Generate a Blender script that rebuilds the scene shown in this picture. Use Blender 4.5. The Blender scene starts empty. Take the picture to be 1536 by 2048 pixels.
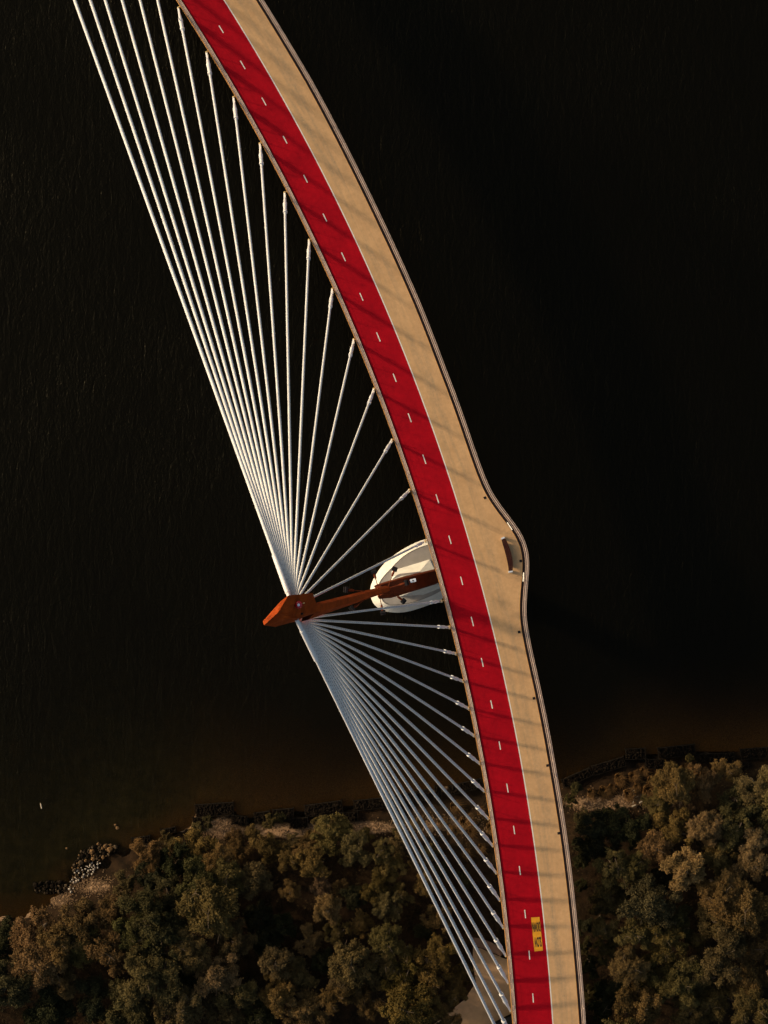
import bpy, math, random
import numpy as np
from mathutils import Vector, Matrix, Quaternion

random.seed(7)
rng = np.random.default_rng(7)
SC = bpy.context.scene
COL = SC.collection

# ------------------------------------------------------------------ camera, sky, sun, exposure
DECK_Z = 9.0
CAM_Z = 209.0
cam_d = bpy.data.cameras.new('camera')
cam_d.sensor_fit = 'VERTICAL'
cam_d.sensor_height = 36.0
cam_d.lens = 36.0 * 200.0 / 102.4
cam_d.clip_start = 1.0
cam_d.clip_end = 12000.0
cam = bpy.data.objects.new('camera', cam_d)
cam.location = (0, 0, CAM_Z)
COL.objects.link(cam)
SC.camera = cam

SUN_EL = math.radians(18.5)
SUN_DIR = Vector((-0.956 * math.cos(SUN_EL), 0.292 * math.cos(SUN_EL), math.sin(SUN_EL))).normalized()
world = bpy.data.worlds.new('World')
SC.world = world
world.use_nodes = True
wn = world.node_tree.nodes
sky_tex = wn.new('ShaderNodeTexSky')
sky_tex.sky_type = 'NISHITA'
sky_tex.sun_disc = False
sky_tex.sun_elevation = SUN_EL
sky_tex.sun_rotation = math.atan2(-0.956, 0.292)
sky_tex.air_density = 0.7
sky_tex.dust_density = 4.0
sky_tex.ozone_density = 0.6
wn['Background'].inputs[1].default_value = 0.138
tint = wn.new('ShaderNodeMix')          # hazy evening air: the blue of the sky is muted
tint.data_type = 'RGBA'
tint.blend_type = 'MULTIPLY'
tint.inputs[0].default_value = 1.0
tint.inputs[7].default_value = (0.98, 0.99, 0.88, 1)
world.node_tree.links.new(sky_tex.outputs[0], tint.inputs[6])
world.node_tree.links.new(tint.outputs[2], wn['Background'].inputs[0])

sun_d = bpy.data.lights.new('sun', 'SUN')
sun_d.energy = 2.5
sun_d.angle = math.radians(3.0)
sun_d.color = (1.0, 0.78, 0.54)
sun = bpy.data.objects.new('sun', sun_d)
sun.rotation_euler = (-SUN_DIR).to_track_quat('-Z', 'Y').to_euler()
sun.location = SUN_DIR * 300
COL.objects.link(sun)

SC.view_settings.view_transform = 'Standard'
SC.view_settings.look = 'None'
SC.view_settings.exposure = 0.46
SC.view_settings.gamma = 1.0
SC.view_settings.use_curve_mapping = False


# ------------------------------------------------------------------ helpers
def at(px, py, z):
    """survey point: a spot of the overhead survey grid (20 units to the metre on the deck) at height z"""
    k = (CAM_Z - z) / 4000.0
    return Vector(((px - 768) * k, (1024 - py) * k, z))


WORLD_LOC = {}


def tag(o, label=None, cat=None, group=None, kind=None):
    if label: o['label'] = label
    if cat: o['category'] = cat
    if group: o['group'] = group
    if kind: o['kind'] = kind
    return o


def empty(name, loc, label, cat, group=None):
    o = bpy.data.objects.new(name, None)
    o.empty_display_size = 0.3
    o.location = loc
    COL.objects.link(o)
    WORLD_LOC[o] = Vector(loc)
    return tag(o, label, cat, group)


def link(name, me, parent=None, loc=None):
    """link a mesh object; loc is its world origin"""
    o = bpy.data.objects.new(name, me)
    COL.objects.link(o)
    wl = Vector(loc) if loc is not None else (WORLD_LOC[parent] if parent else Vector((0, 0, 0)))
    WORLD_LOC[o] = wl
    if parent:
        o.parent = parent
        o.location = wl - WORLD_LOC[parent]
    else:
        o.location = wl
    return o


def make_mesh(name, verts, faces, mat, smooth=False):
    me = bpy.data.meshes.new(name)
    me.from_pydata([tuple(v) for v in verts], [], faces)
    if mat: me.materials.append(mat)
    if smooth:
        me.polygons.foreach_set('use_smooth', [True] * len(me.polygons))
    me.update()
    return me


def build(name, mb, mat, parent=None, loc=None, smooth=False):
    """mb = (world verts, faces) -> object with its origin at loc / the parent's origin"""
    wl = Vector(loc) if loc is not None else (WORLD_LOC[parent] if parent else Vector((0, 0, 0)))
    me = make_mesh(name, [Vector(v) - wl for v in mb[0]], mb[1], mat, smooth)
    return link(name, me, parent, wl)


class MB:
    def __init__(self):
        self.v = []
        self.f = []

    def __getitem__(self, i):
        return (self.v, self.f)[i]

    def add(self, v, f):
        b = len(self.v)
        self.v += [Vector(p) for p in v]
        self.f += [tuple(i + b for i in q) for q in f]

    def loft(self, rings, caps=True):
        n = len(rings[0])
        v = [p for r in rings for p in r]
        f = []
        for i in range(len(rings) - 1):
            for j in range(n):
                k = (j + 1) % n
                f.append((i * n + j, i * n + k, (i + 1) * n + k, (i + 1) * n + j))
        if caps:
            f.append(tuple(range(n))[::-1])
            f.append(tuple((len(rings) - 1) * n + j for j in range(n)))
        self.add(v, f)

    def box(self, c, ax, ay, az):
        """centre and three half-axis vectors"""
        c, ax, ay, az = map(Vector, (c, ax, ay, az))
        lo = [c - ax - ay - az, c + ax - ay - az, c + ax + ay - az, c - ax + ay - az]
        hi = [p + 2 * az for p in lo]
        self.loft([lo, hi])

    def tube(self, a, b, ra, rb=None, n=8, caps=True):
        rb = ra if rb is None else rb
        a, b = Vector(a), Vector(b)
        d = (b - a).normalized()
        u = d.orthogonal().normalized()
        w = d.cross(u)
        ring = lambda c, r: [c + (u * math.cos(2 * math.pi * i / n) + w * math.sin(2 * math.pi * i / n)) * r for i in range(n)]
        self.loft([ring(a, ra), ring(b, rb)], caps)

    def lathe(self, a, d, prof, n=12):
        a, d = Vector(a), Vector(d).normalized()
        u = d.orthogonal().normalized()
        w = d.cross(u)
        rings = []
        for t, r in prof:
            rings.append([a + d * t + (u * math.cos(2 * math.pi * i / n) + w * math.sin(2 * math.pi * i / n)) * r for i in range(n)])
        self.loft(rings)


# ------------------------------------------------------------------ materials
def nodes_of(name):
    m = bpy.data.materials.new(name)
    m.use_nodes = True
    nt = m.node_tree
    b = nt.nodes['Principled BSDF']
    return m, nt, b


def mixc(nt, fac, a, b):
    n = nt.nodes.new('ShaderNodeMix')
    n.data_type = 'RGBA'
    if isinstance(fac, (int, float)):
        n.inputs[0].default_value = fac
    else:
        nt.links.new(fac, n.inputs[0])
    for s, v in ((n.inputs[6], a), (n.inputs[7], b)):
        if isinstance(v, tuple):
            s.default_value = (*v, 1)
        else:
            nt.links.new(v, s)
    return n.outputs[2]


def noise(nt, scale, detail=4, rough=0.6, vec=None, dist=0.0):
    n = nt.nodes.new('ShaderNodeTexNoise')
    n.inputs['Scale'].default_value = scale
    n.inputs['Detail'].default_value = detail
    n.inputs['Roughness'].default_value = rough
    n.inputs['Distortion'].default_value = dist
    if vec: nt.links.new(vec, n.inputs['Vector'])
    return n.outputs[0]


def ramp(nt, fac, lo, hi, a=0.0, b=1.0):
    n = nt.nodes.new('ShaderNodeMapRange')
    n.inputs[1].default_value = lo
    n.inputs[2].default_value = hi
    n.inputs[3].default_value = a
    n.inputs[4].default_value = b
    nt.links.new(fac, n.inputs[0])
    return n.outputs[0]


def math_n(nt, op, a, b=None):
    n = nt.nodes.new('ShaderNodeMath')
    n.operation = op
    for i, v in enumerate((a, b)):
        if v is None: continue
        if isinstance(v, (int, float)):
            n.inputs[i].default_value = v
        else:
            nt.links.new(v, n.inputs[i])
    return n.outputs[0]


def texco(nt, which='Object', scale=None):
    t = nt.nodes.new('ShaderNodeTexCoord').outputs[which]
    if scale:
        mp = nt.nodes.new('ShaderNodeMapping')
        mp.inputs['Scale'].default_value = scale
        nt.links.new(t, mp.inputs[0])
        return mp.outputs[0]
    return t


def bump(nt, b, h, strength, dist=0.02):
    n = nt.nodes.new('ShaderNodeBump')
    n.inputs['Strength'].default_value = strength
    n.inputs['Distance'].default_value = dist
    nt.links.new(h, n.inputs['Height'])
    nt.links.new(n.outputs[0], b.inputs['Normal'])


def simple(name, c, rough=0.7, var=0.25, scale=3.0, spec=0.3, metal=0.0, c2=None, bmp=0.0, fine=40.0):
    m, nt, b = nodes_of(name)
    v = texco(nt)
    n1 = noise(nt, scale, 5, 0.65, v)
    n2 = noise(nt, fine, 3, 0.6, v)
    f = math_n(nt, 'ADD', math_n(nt, 'MULTIPLY', n1, 0.7), math_n(nt, 'MULTIPLY', n2, 0.3))
    f = ramp(nt, f, 0.32, 0.68)
    dark = c2 if c2 else tuple(x * (1 - var) for x in c)
    light = c if c2 else tuple(x * (1 + var) for x in c)
    nt.links.new(mixc(nt, f, dark, light), b.inputs['Base Color'])
    b.inputs['Roughness'].default_value = rough
    b.inputs['Specular IOR Level'].default_value = spec
    b.inputs['Metallic'].default_value = metal
    if bmp: bump(nt, b, n2, bmp)
    return m


M = {}
M['steel_rose'] = simple('rose_painted_steel', (0.60, 0.43, 0.33), 0.5, 0.15, 2.0)
M['steel_bronze'] = simple('bronze_painted_steel', (0.10, 0.065, 0.06), 0.5, 0.25, 2.0)
M['steel_orange'] = simple('orange_edge_steel', (0.55, 0.27, 0.08), 0.5, 0.2, 2.0)
M['channel'] = simple('dark_channel', (0.02, 0.012, 0.012), 0.8, 0.3, 3.0)
M['girder'] = simple('girder_steel', (0.06, 0.05, 0.045), 0.5, 0.2, 1.0)
M['corten'] = simple('weathering_steel', (0.42, 0.064, 0.006), 0.75, 0.3, 0.9, 0.1, c2=(0.145, 0.02, 0.003), bmp=0.3)
M['corten_dark'] = simple('shaded_weathering_steel', (0.15, 0.030, 0.008), 0.75, 0.3, 1.2, 0.1, c2=(0.075, 0.014, 0.005), bmp=0.3)  # darker copy of the steel, with the lower leg's shade painted in
M['concrete'] = simple('pale_concrete', (0.58, 0.545, 0.48), 0.85, 0.14, 1.2, 0.2, bmp=0.2)
M['concrete_dimmed'] = simple('dimmed_concrete', (0.27, 0.245, 0.22), 0.9, 0.12, 1.5, 0.2, bmp=0.25)  # rim concrete painted darker, as the flat top catches less sun
M['concrete_stain'] = simple('algae_stained_concrete', (0.5, 0.36, 0.16), 0.9, 0.25, 2.5, 0.2)
M['black_metal'] = simple('black_metal', (0.009, 0.008, 0.009), 0.6, 0.3, 6.0, 0.2)
M['lamp_grey'] = simple('lamp_fin_metal', (0.016, 0.013, 0.014), 0.6, 0.3, 8.0, 0.2)
M['white_paint'] = simple('white_line_paint', (0.72, 0.66, 0.56), 0.7, 0.12, 2.5)
M['white_box'] = simple('white_plastic', (0.75, 0.78, 0.85), 0.5, 0.05, 4)
M['sleeve'] = simple('pale_sleeve', (0.62, 0.595, 0.58), 0.4, 0.08, 3.0, 0.4)
M['brass'] = simple('zinc_yellow_fitting', (0.62, 0.46, 0.20), 0.45, 0.2, 6.0, 0.5)
M['bench_timber'] = simple('brown_bench_timber', (0.038, 0.013, 0.010), 0.9, 0.25, 5.0, 0.05)
M['steel_pale'] = simple('brushed_steel', (0.62, 0.62, 0.63), 0.4, 0.08, 8.0, 0.5)
M['yellow_paint'] = simple('yellow_road_paint', (0.72, 0.30, 0.012), 0.75, 0.12, 3.0)
M['black_paint'] = simple('black_road_paint', (0.025, 0.02, 0.012), 0.8, 0.3, 8.0)
M['stone_dark'] = simple('dark_gabion_stone', (0.009, 0.006, 0.0036), 0.95, 0.7, 1.6, 0.05)
M['stone_gold'] = simple('golden_brown_rock', (0.20, 0.10, 0.028), 0.85, 0.45, 1.3, 0.3, c2=(0.022, 0.014, 0.007))
M['stone_pale'] = simple('pale_rubble', (0.36, 0.30, 0.235), 0.85, 0.45, 1.5, 0.3)
M['stone_brown'] = simple('dark_brown_stone', (0.045, 0.028, 0.013), 0.8, 0.5, 1.6, 0.2)  # darker brown, mixed at random among the other rocks
M['gravel'] = simple('shore_gravel', (0.20, 0.12, 0.06), 0.9, 0.5, 0.8, 0.2, c2=(0.07, 0.04, 0.02))
M['wire'] = simple('rusty_wire', (0.012, 0.009, 0.006), 0.9, 0.3, 5.0, 0.1)
M['paver'] = simple('brown_pavers', (0.52, 0.315, 0.165), 0.9, 0.2, 1.0, 0.2, bmp=0.3)
M['wall_pink'] = simple('rammed_earth_wall', (0.22, 0.12, 0.075), 0.9, 0.2, 1.0, 0.2, bmp=0.3)
M['abutment'] = simple('shaded_abutment', (0.02, 0.018, 0.016), 0.9, 0.3, 1.0, 0.2)  # shadowed wall: the shade is painted in as near-black
M['bark'] = simple('grey_brown_bark', (0.10, 0.07, 0.045), 0.9, 0.35, 2.0, 0.2)
M['driftwood'] = simple('bleached_driftwood', (0.42, 0.34, 0.24), 0.85, 0.25, 3.0, 0.2)
M['red_glass'] = simple('red_beacon_shell', (0.45, 0.012, 0.018), 0.25, 0.15, 5.0, 0.5)
M['dry_grass'] = simple('dry_reed', (0.14, 0.072, 0.024), 0.9, 0.4, 0.6, 0.1)


def deck_material(name, a, b_, speck, tracks):
    m, nt, b = nodes_of(name)
    v = texco(nt)
    uv = texco(nt, 'UV')
    big = noise(nt, 0.35, 4, 0.6, v)
    mid = noise(nt, 2.2, 5, 0.7, v)
    fine = noise(nt, 26.0, 3, 0.7, v)
    f = math_n(nt, 'ADD', math_n(nt, 'MULTIPLY', big, 0.5), math_n(nt, 'MULTIPLY', mid, 0.5))
    c = mixc(nt, ramp(nt, f, 0.36, 0.64), a, b_)
    c = mixc(nt, ramp(nt, fine, 0.55, 0.85, 0.0, 0.5), c, speck)
    if tracks:
        # trodden grey tracks that wander along the length of the path
        mp = nt.nodes.new('ShaderNodeMapping')
        mp.inputs['Scale'].default_value = (1.1, 0.075, 1)
        nt.links.new(uv, mp.inputs[0])
        t1 = noise(nt, 1.3, 5, 0.65, mp.outputs[0], 0.4)
        t2 = noise(nt, 3.5, 6, 0.75, v)
        t = math_n(nt, 'MULTIPLY', ramp(nt, t1, 0.42, 0.64), ramp(nt, t2, 0.3, 0.65))
        sep = nt.nodes.new('ShaderNodeSeparateXYZ')
        nt.links.new(uv, sep.inputs[0])
        mid_ = math_n(nt, 'MULTIPLY', ramp(nt, sep.outputs[0], 0.1, 0.7), ramp(nt, sep.outputs[0], 2.5, 1.7))
        c = mixc(nt, math_n(nt, 'MULTIPLY', math_n(nt, 'MULTIPLY', t, mid_), 0.85), c, (0.27, 0.20, 0.125))
        # sand-yellow margin beside the gutter
    nt.links.new(c, b.inputs['Base Color'])
    b.inputs['Roughness'].default_value = 0.9
    b.inputs['Specular IOR Level'].default_value = 0.1
    bump(nt, b, fine, 0.35, 0.01)
    return m


M['red'] = deck_material('red_cycleway_surfacing', (0.26, 0.0008, 0.0065), (0.40, 0.0018, 0.009), (0.21, 0.005, 0.009), False)
M['tan'] = deck_material('tan_footpath_surfacing', (0.46, 0.268, 0.125), (0.61, 0.360, 0.170), (0.38, 0.225, 0.095), True)


def cable_material():
    m, nt, b = nodes_of('white_cable_sheath')
    uv = texco(nt, 'UV')
    sep = nt.nodes.new('ShaderNodeSeparateXYZ')
    nt.links.new(uv, sep.inputs[0])
    fr = math_n(nt, 'FRACT', sep.outputs[1])
    dv = math_n(nt, 'ABSOLUTE', math_n(nt, 'SUBTRACT', fr, 0.5))
    du = math_n(nt, 'ABSOLUTE', math_n(nt, 'SUBTRACT', sep.outputs[0], 0.5))
    mask = math_n(nt, 'MULTIPLY', math_n(nt, 'LESS_THAN', dv, 0.14), math_n(nt, 'LESS_THAN', du, 0.034))
    n = noise(nt, 1.5, 4, 0.6, texco(nt))
    c = mixc(nt, ramp(nt, n, 0.3, 0.7), (0.52, 0.505, 0.495), (0.60, 0.582, 0.568))
    nt.links.new(mixc(nt, mask, c, (0.10, 0.10, 0.11)), b.inputs['Base Color'])
    b.inputs['Roughness'].default_value = 0.5
    b.inputs['Specular IOR Level'].default_value = 0.3
    return m


M['cable'] = cable_material()


def leaf_material(name, dry=False):
    m, nt, b = nodes_of(name)
    oi = nt.nodes.new('ShaderNodeObjectInfo')
    n = noise(nt, 1.1, 3, 0.6, texco(nt))
    at_ = nt.nodes.new('ShaderNodeAttribute')
    at_.attribute_name = 'tone'
    f = math_n(nt, 'ADD', math_n(nt, 'MULTIPLY', ramp(nt, n, 0.3, 0.7), 0.4), math_n(nt, 'MULTIPLY', at_.outputs['Fac'], 0.6))
    dark = nt.nodes.new('ShaderNodeMix')
    dark.data_type = 'RGBA'
    dark.blend_type = 'MULTIPLY'
    dark.inputs[0].default_value = 1.0
    nt.links.new(oi.outputs['Color'], dark.inputs[6])
    nt.links.new(mixc(nt, f, (0.40, 0.42, 0.36), (1.5, 1.45, 1.4)), dark.inputs[7])
    nt.links.new(dark.outputs[2], b.inputs['Base Color'])
    b.inputs['Roughness'].default_value = 0.85
    b.inputs['Specular IOR Level'].default_value = 0.1
    return m


M['leaf'] = leaf_material('feathery_foliage')


def water_material():
    m = bpy.data.materials.new('dark_river_water')
    m.use_nodes = True
    nt = m.node_tree
    nt.nodes.clear()
    out = nt.nodes.new('ShaderNodeOutputMaterial')
    v = texco(nt, 'Object', (1.0, 0.30, 1.0))
    v2 = texco(nt, 'Object', (1.0, 0.55, 1.0))
    w1 = noise(nt, 1.5, 3, 0.55, v, 0.6)
    w2 = noise(nt, 5.0, 3, 0.6, v2, 0.8)
    patch = noise(nt, 0.05, 3, 0.6, texco(nt))
    h = math_n(nt, 'ADD', math_n(nt, 'MULTIPLY', w1, 0.7), math_n(nt, 'MULTIPLY', w2, 0.3))
    h = math_n(nt, 'MULTIPLY', h, ramp(nt, patch, 0.35, 0.65, 0.55, 1.0))
    bp = nt.nodes.new('ShaderNodeBump')
    bp.inputs['Strength'].default_value = 0.9
    bp.inputs['Distance'].default_value = 0.18
    nt.links.new(h, bp.inputs['Height'])
    gl = nt.nodes.new('ShaderNodeBsdfGlossy')
    gl.inputs['Roughness'].default_value = 0.35
    gl.inputs['Color'].default_value = (1, 0.88, 0.62, 1)
    nt.links.new(bp.outputs[0], gl.inputs['Normal'])
    fr = nt.nodes.new('ShaderNodeFresnel')
    fr.inputs['IOR'].default_value = 1.19
    nt.links.new(bp.outputs[0], fr.inputs['Normal'])
    # the body of the water: peaty, opaque where deep, the bed shows through where shallow
    df = nt.nodes.new('ShaderNodeBsdfDiffuse')
    df.inputs['Color'].default_value = (0.0016, 0.0013, 0.0006, 1)
    tr = nt.nodes.new('ShaderNodeBsdfTransparent')
    tr.inputs['Color'].default_value = (0.60, 0.49, 0.29, 1)
    at_ = nt.nodes.new('ShaderNodeAttribute')
    at_.attribute_name = 'depth'
    shallow = math_n(nt, 'POWER', ramp(nt, at_.outputs['Fac'], 0.0, 1.9, 1.0, 0.0), 1.7)
    ms = nt.nodes.new('ShaderNodeMixShader')
    nt.links.new(shallow, ms.inputs[0])
    nt.links.new(df.outputs[0], ms.inputs[1])
    nt.links.new(tr.outputs[0], ms.inputs[2])
    mx = nt.nodes.new('ShaderNodeMixShader')
    nt.links.new(fr.outputs[0], mx.inputs[0])
    nt.links.new(ms.outputs[0], mx.inputs[1])
    nt.links.new(gl.outputs[0], mx.inputs[2])
    nt.links.new(mx.outputs[0], out.inputs['Surface'])
    return m


M['water'] = water_material()


def ground_material():
    m, nt, b = nodes_of('river_bank_earth')
    v = texco(nt)
    at_ = nt.nodes.new('ShaderNodeAttribute')
    at_.attribute_name = 'sand'
    n1 = noise(nt, 0.9, 6, 0.7, v)
    n2 = noise(nt, 9.0, 4, 0.7, v)
    soil = mixc(nt, ramp(nt, n1, 0.35, 0.65), (0.010, 0.006, 0.0028), (0.036, 0.019, 0.008))
    sand = mixc(nt, ramp(nt, n2, 0.35, 0.65), (0.18, 0.105, 0.05), (0.40, 0.25, 0.14))
    f = math_n(nt, 'ADD', at_.outputs['Fac'], math_n(nt, 'MULTIPLY', math_n(nt, 'SUBTRACT', n1, 0.5), 0.9))
    al = nt.nodes.new('ShaderNodeAttribute')
    al.attribute_name = 'algae'
    bed = mixc(nt, ramp(nt, n1, 0.35, 0.7), (0.10, 0.10, 0.048), (0.23, 0.205, 0.115))
    col = mixc(nt, ramp(nt, f, 0.3, 0.6), soil, sand)
    nt.links.new(mixc(nt, al.outputs['Fac'], col, bed), b.inputs['Base Color'])
    b.inputs['Roughness'].default_value = 0.95
    b.inputs['Specular IOR Level'].default_value = 0.1
    bump(nt, b, n2, 0.6, 0.06)
    return m


M['ground'] = ground_material()

# ------------------------------------------------------------------ terrain and water
SHORE = [(-3000, 1900), (-400, 1850), (0, 1846), (55, 1842), (96, 1815), (112, 1800), (150, 1755), (200, 1725), (250, 1708), (310, 1694), (350, 1672), (384, 1662),
         (392, 1638), (470, 1632), (490, 1640), (560, 1634), (640, 1630), (700, 1618), (780, 1606), (860, 1592), (960, 1574),
         (1060, 1582), (1122, 1574), (1180, 1549), (1250, 1516), (1320, 1512), (1400, 1510), (1536, 1506), (1900, 1500), (4500, 1480)]
SH = np.array([at(x, y, 0.0)[:2] for x, y in SHORE])


def shore_y(x):
    return np.interp(x, SH[:, 0], SH[:, 1])


def vnoise(x, y, s, seed):
    """smooth value noise"""
    r = np.random.default_rng(seed).random((64, 64))
    x = np.asarray(x) / s
    y = np.asarray(y) / s
    xi = np.floor(x).astype(int)
    yi = np.floor(y).astype(int)
    fx = x - xi
    fy = y - yi
    fx = fx * fx * (3 - 2 * fx)
    fy = fy * fy * (3 - 2 * fy)
    g = lambda a, b: r[a % 64, b % 64]
    return (g(xi, yi) * (1 - fx) + g(xi + 1, yi) * fx) * (1 - fy) + (g(xi, yi + 1) * (1 - fx) + g(xi + 1, yi + 1) * fx) * fy


def ground_z(x, y):
    x = np.asarray(x, float)
    y = np.asarray(y, float)
    d = shore_y(x) - y + (vnoise(x, y, 1.7, 3) - 0.5) * 0.9 + (vnoise(x, y, 5.0, 4) - 0.5) * 1.2
    z_in = np.minimum(0.02 + d * 0.22, 1.15 + np.clip(d - 4, 0, 60) * 0.01)
    z_out = np.maximum(d * np.interp(x, [-40, -24, -8, 8, 25], [0.045, 0.062, 0.11, 0.14, 0.14]), -3.2)
    z = np.where(d > 0, z_in, z_out)
    return z + (vnoise(x, y, 0.9, 5) - 0.5) * 0.12 * (d > -1)


SANDS = [(590, 1662, 130, 14, 1.1), (440, 1655, 40, 22, .9), (730, 1655, 90, 12, 1.0), (900, 1650, 80, 14, .55), (172, 1772, 42, 14, 1.2), (112, 1797, 26, 14, 1.1),
         (1200, 1607, 75, 13, 1.1), (1270, 1597, 50, 10, .8), (1330, 1540, 50, 12, .3), (320, 1690, 30, 14, .5), (300, 1706, 30, 14, .4)]
SD = [(at(a, b, .6).x, at(a, b, .6).y, c / 19.5, d / 19.5, s) for a, b, c, d, s in SANDS]


def sand_at(x, y):
    s = np.zeros_like(x)
    for cx, cy, rx, ry, a in SD:
        s = np.maximum(s, a * np.exp(-(((x - cx) / rx) ** 2 + ((y - cy) / ry) ** 2)))
    d = shore_y(x) - y
    s = np.clip(s + np.where(d < -0.3, 0.75, 0), 0, 1.2)
    for px, py, rx, ry in ((190, 1706, 60, 24), (100, 1776, 40, 13), (160, 1755, 26, 22), (15, 1772, 30, 14)):
        c = at(px, py, .2)
        s = s * (1 - np.clip(1.6 * np.exp(-(((x - c.x) / (rx / 19.5)) ** 2 + ((y - c.y) / (ry / 19.5)) ** 2)), 0, 1))
    return s


def grid_mesh(name, xs, ys, zf, mat, attr, af):
    X, Y = np.meshgrid(xs, ys)
    x, y = X.ravel(), Y.ravel()
    z = zf(x, y)
    nx, ny = len(xs), len(ys)
    me = bpy.data.meshes.new(name)
    me.vertices.add(nx * ny)
    me.vertices.foreach_set('co', np.stack([x, y, z], 1).ravel().astype(np.float32))
    i = np.arange((nx - 1) * (ny - 1))
    r, c = i // (nx - 1), i % (nx - 1)
    a = r * nx + c
    q = np.stack([a, a + 1, a + nx + 1, a + nx], 1)
    me.loops.add(q.size)
    me.loops.foreach_set('vertex_index', q.ravel().astype(np.int32))
    me.polygons.add(len(q))
    me.polygons.foreach_set('loop_start', (np.arange(len(q)) * 4).astype(np.int32))
    me.polygons.foreach_set('use_smooth', np.ones(len(q), bool))
    at_ = me.attributes.new(attr, 'FLOAT', 'POINT')
    at_.data.foreach_set('value', af(x, y).astype(np.float32))
    me.materials.append(mat)
    me.update()
    me.validate()
    return me


def axis(lo, hi, step, far):
    core = np.arange(lo, hi + step, step)
    l = lo - np.array(far[::-1], float)
    h = core[-1] + np.array(far, float)
    return np.concatenate([l, core, h])


FAR = [2, 5, 10, 20, 40, 90, 200, 500, 1200, 3000]
gx = axis(-48, 48, 0.3, FAR)
gy = axis(-66, -17, 0.3, FAR)
ground = link('ground', grid_mesh('ground', gx, gy, ground_z, M['ground'], 'sand', sand_at))
_al = ground.data.attributes.new('algae', 'FLOAT', 'POINT')
_X, _Y = np.meshgrid(gx, gy)
_X, _Y = _X.ravel(), _Y.ravel()
_al.data.foreach_set('value', (np.clip((-13 - _X) / 12, 0, 1) * np.clip((ground_z(_X, _Y) + .02) / -.2, 0, 1)).astype(np.float32))
tag(ground, 'brown river bank of earth and sand dropping to the river bed', kind='structure')
water = link('water', grid_mesh('water', axis(-48, 48, 0.8, FAR), axis(-48, -17, 0.8, FAR), lambda x, y: np.zeros_like(x), M['water'], 'depth',
                                lambda x, y: np.clip(-ground_z(x, y), 0, 4)))
tag(water, 'dark rippled river water', kind='structure')

# ------------------------------------------------------------------ deck alignment
PC = [1.647, -2.439, 11.476, -139.601, 342.411, 880.41]
py_ = np.linspace(2560, -560, 420)
px_ = np.polyval(PC, (py_ - 900) / 1000)
pts = np.stack([(px_ - 768) / 20, (1024 - py_) / 20], 1)
tail = pts[-1] + np.outer(np.arange(1, 30) * 1.0, (pts[-1] - pts[-2]) / np.linalg.norm(pts[-1] - pts[-2]))
pts = np.vstack([pts, tail])


class Path:
    def __init__(self, p, step=None):
        p = np.asarray(p, float)
        if step:
            s = np.r_[0, np.cumsum(np.linalg.norm(np.diff(p, axis=0), axis=1))]
            t = np.arange(0, s[-1], step)
            p = np.stack([np.interp(t, s, p[:, 0]), np.interp(t, s, p[:, 1])], 1)
        self.p = p
        self.s = np.r_[0, np.cumsum(np.linalg.norm(np.diff(p, axis=0), axis=1))]
        d = np.gradient(p, axis=0)
        d /= np.linalg.norm(d, axis=1)[:, None]
        self.d = d
        self.n = np.stack([d[:, 1], -d[:, 0]], 1)      # to the right when walking up the photo

    def off(self, l):
        l = np.asarray(l)
        return self.p + self.n * (l[:, None] if l.ndim else l)

    def at(self, s, l=0.0):
        f = lambda a: np.array([np.interp(s, self.s, a[:, 0]), np.interp(s, self.s, a[:, 1])])
        d = f(self.d)
        d /= np.linalg.norm(d)
        n = np.array([d[1], -d[0]])
        return f(self.p) + n * l, d, n

    def project(self, x, y):
        k = np.argmin((self.p[:, 0] - x) ** 2 + (self.p[:, 1] - y) ** 2)
        q = np.array([x, y]) - self.p[k]
        return self.s[k] + q @ self.d[k], q @ self.n[k]


LINE = Path(pts, 0.4)                     # the white line between cycleway and footpath
RED_W = 3.58
TAN_EDGE = [(511.7, 0), (573, 100), (613.8, 168.8), (659, 253), (703.2, 340), (728, 390.8), (759.2, 455.9), (798, 540), (833.2, 620.7), (859.2, 687),
            (879.1, 740), (904.5, 806.4), (929.3, 878), (937.5, 902), (951.6, 942), (963, 971), (975, 995.7), (994.5, 1023), (1016, 1050.4), (1031.6, 1071.9),
            (1040.4, 1089.5), (1045, 1109), (1046, 1130.5), (1043.4, 1161.7), (1040.4, 1189), (1039, 1220.3), (1040.4, 1247.7), (1045.3, 1271),
            (1050.6, 1300), (1062, 1350), (1082.4, 1445.7), (1102, 1555), (1119.5, 1662.5), (1131, 1750), (1146, 1893.7), (1158.7, 2048)]
tw = np.array([LINE.project((x - 768) / 20, (1024 - y) / 20) for x, y in TAN_EDGE])
tw = tw[np.argsort(tw[:, 0])]
width = np.interp(LINE.s, tw[:, 0], tw[:, 1])
for _ in range(3):
    width = np.convolve(np.pad(width, 2, 'edge'), [.1, .25, .3, .25, .1], 'valid')
EDGE_R = Path(LINE.off(width), None)
EDGE_L = Path(LINE.off(-RED_W), None)


def strip(pa, la, lb, z0, z1, i0=0, i1=None):
    """box section following a path between two lateral offsets and two heights"""
    a, b = pa.off(la)[i0:i1], pa.off(lb)[i0:i1]
    n = len(a)
    v = [(*p, z1) for p in a] + [(*p, z1) for p in b] + [(*p, z0) for p in a] + [(*p, z0) for p in b]
    f = []
    for i in range(n - 1):
        f += [(i, i + 1, n + i + 1, n + i), (2 * n + i, 3 * n + i, 3 * n + i + 1, 2 * n + i + 1),
              (i, 2 * n + i, 2 * n + i + 1, i + 1), (n + i, n + i + 1, 3 * n + i + 1, 3 * n + i)]
    f += [(0, n, 3 * n, 2 * n), (n - 1, 3 * n - 1, 4 * n - 1, 2 * n - 1)]
    return v, f


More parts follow.
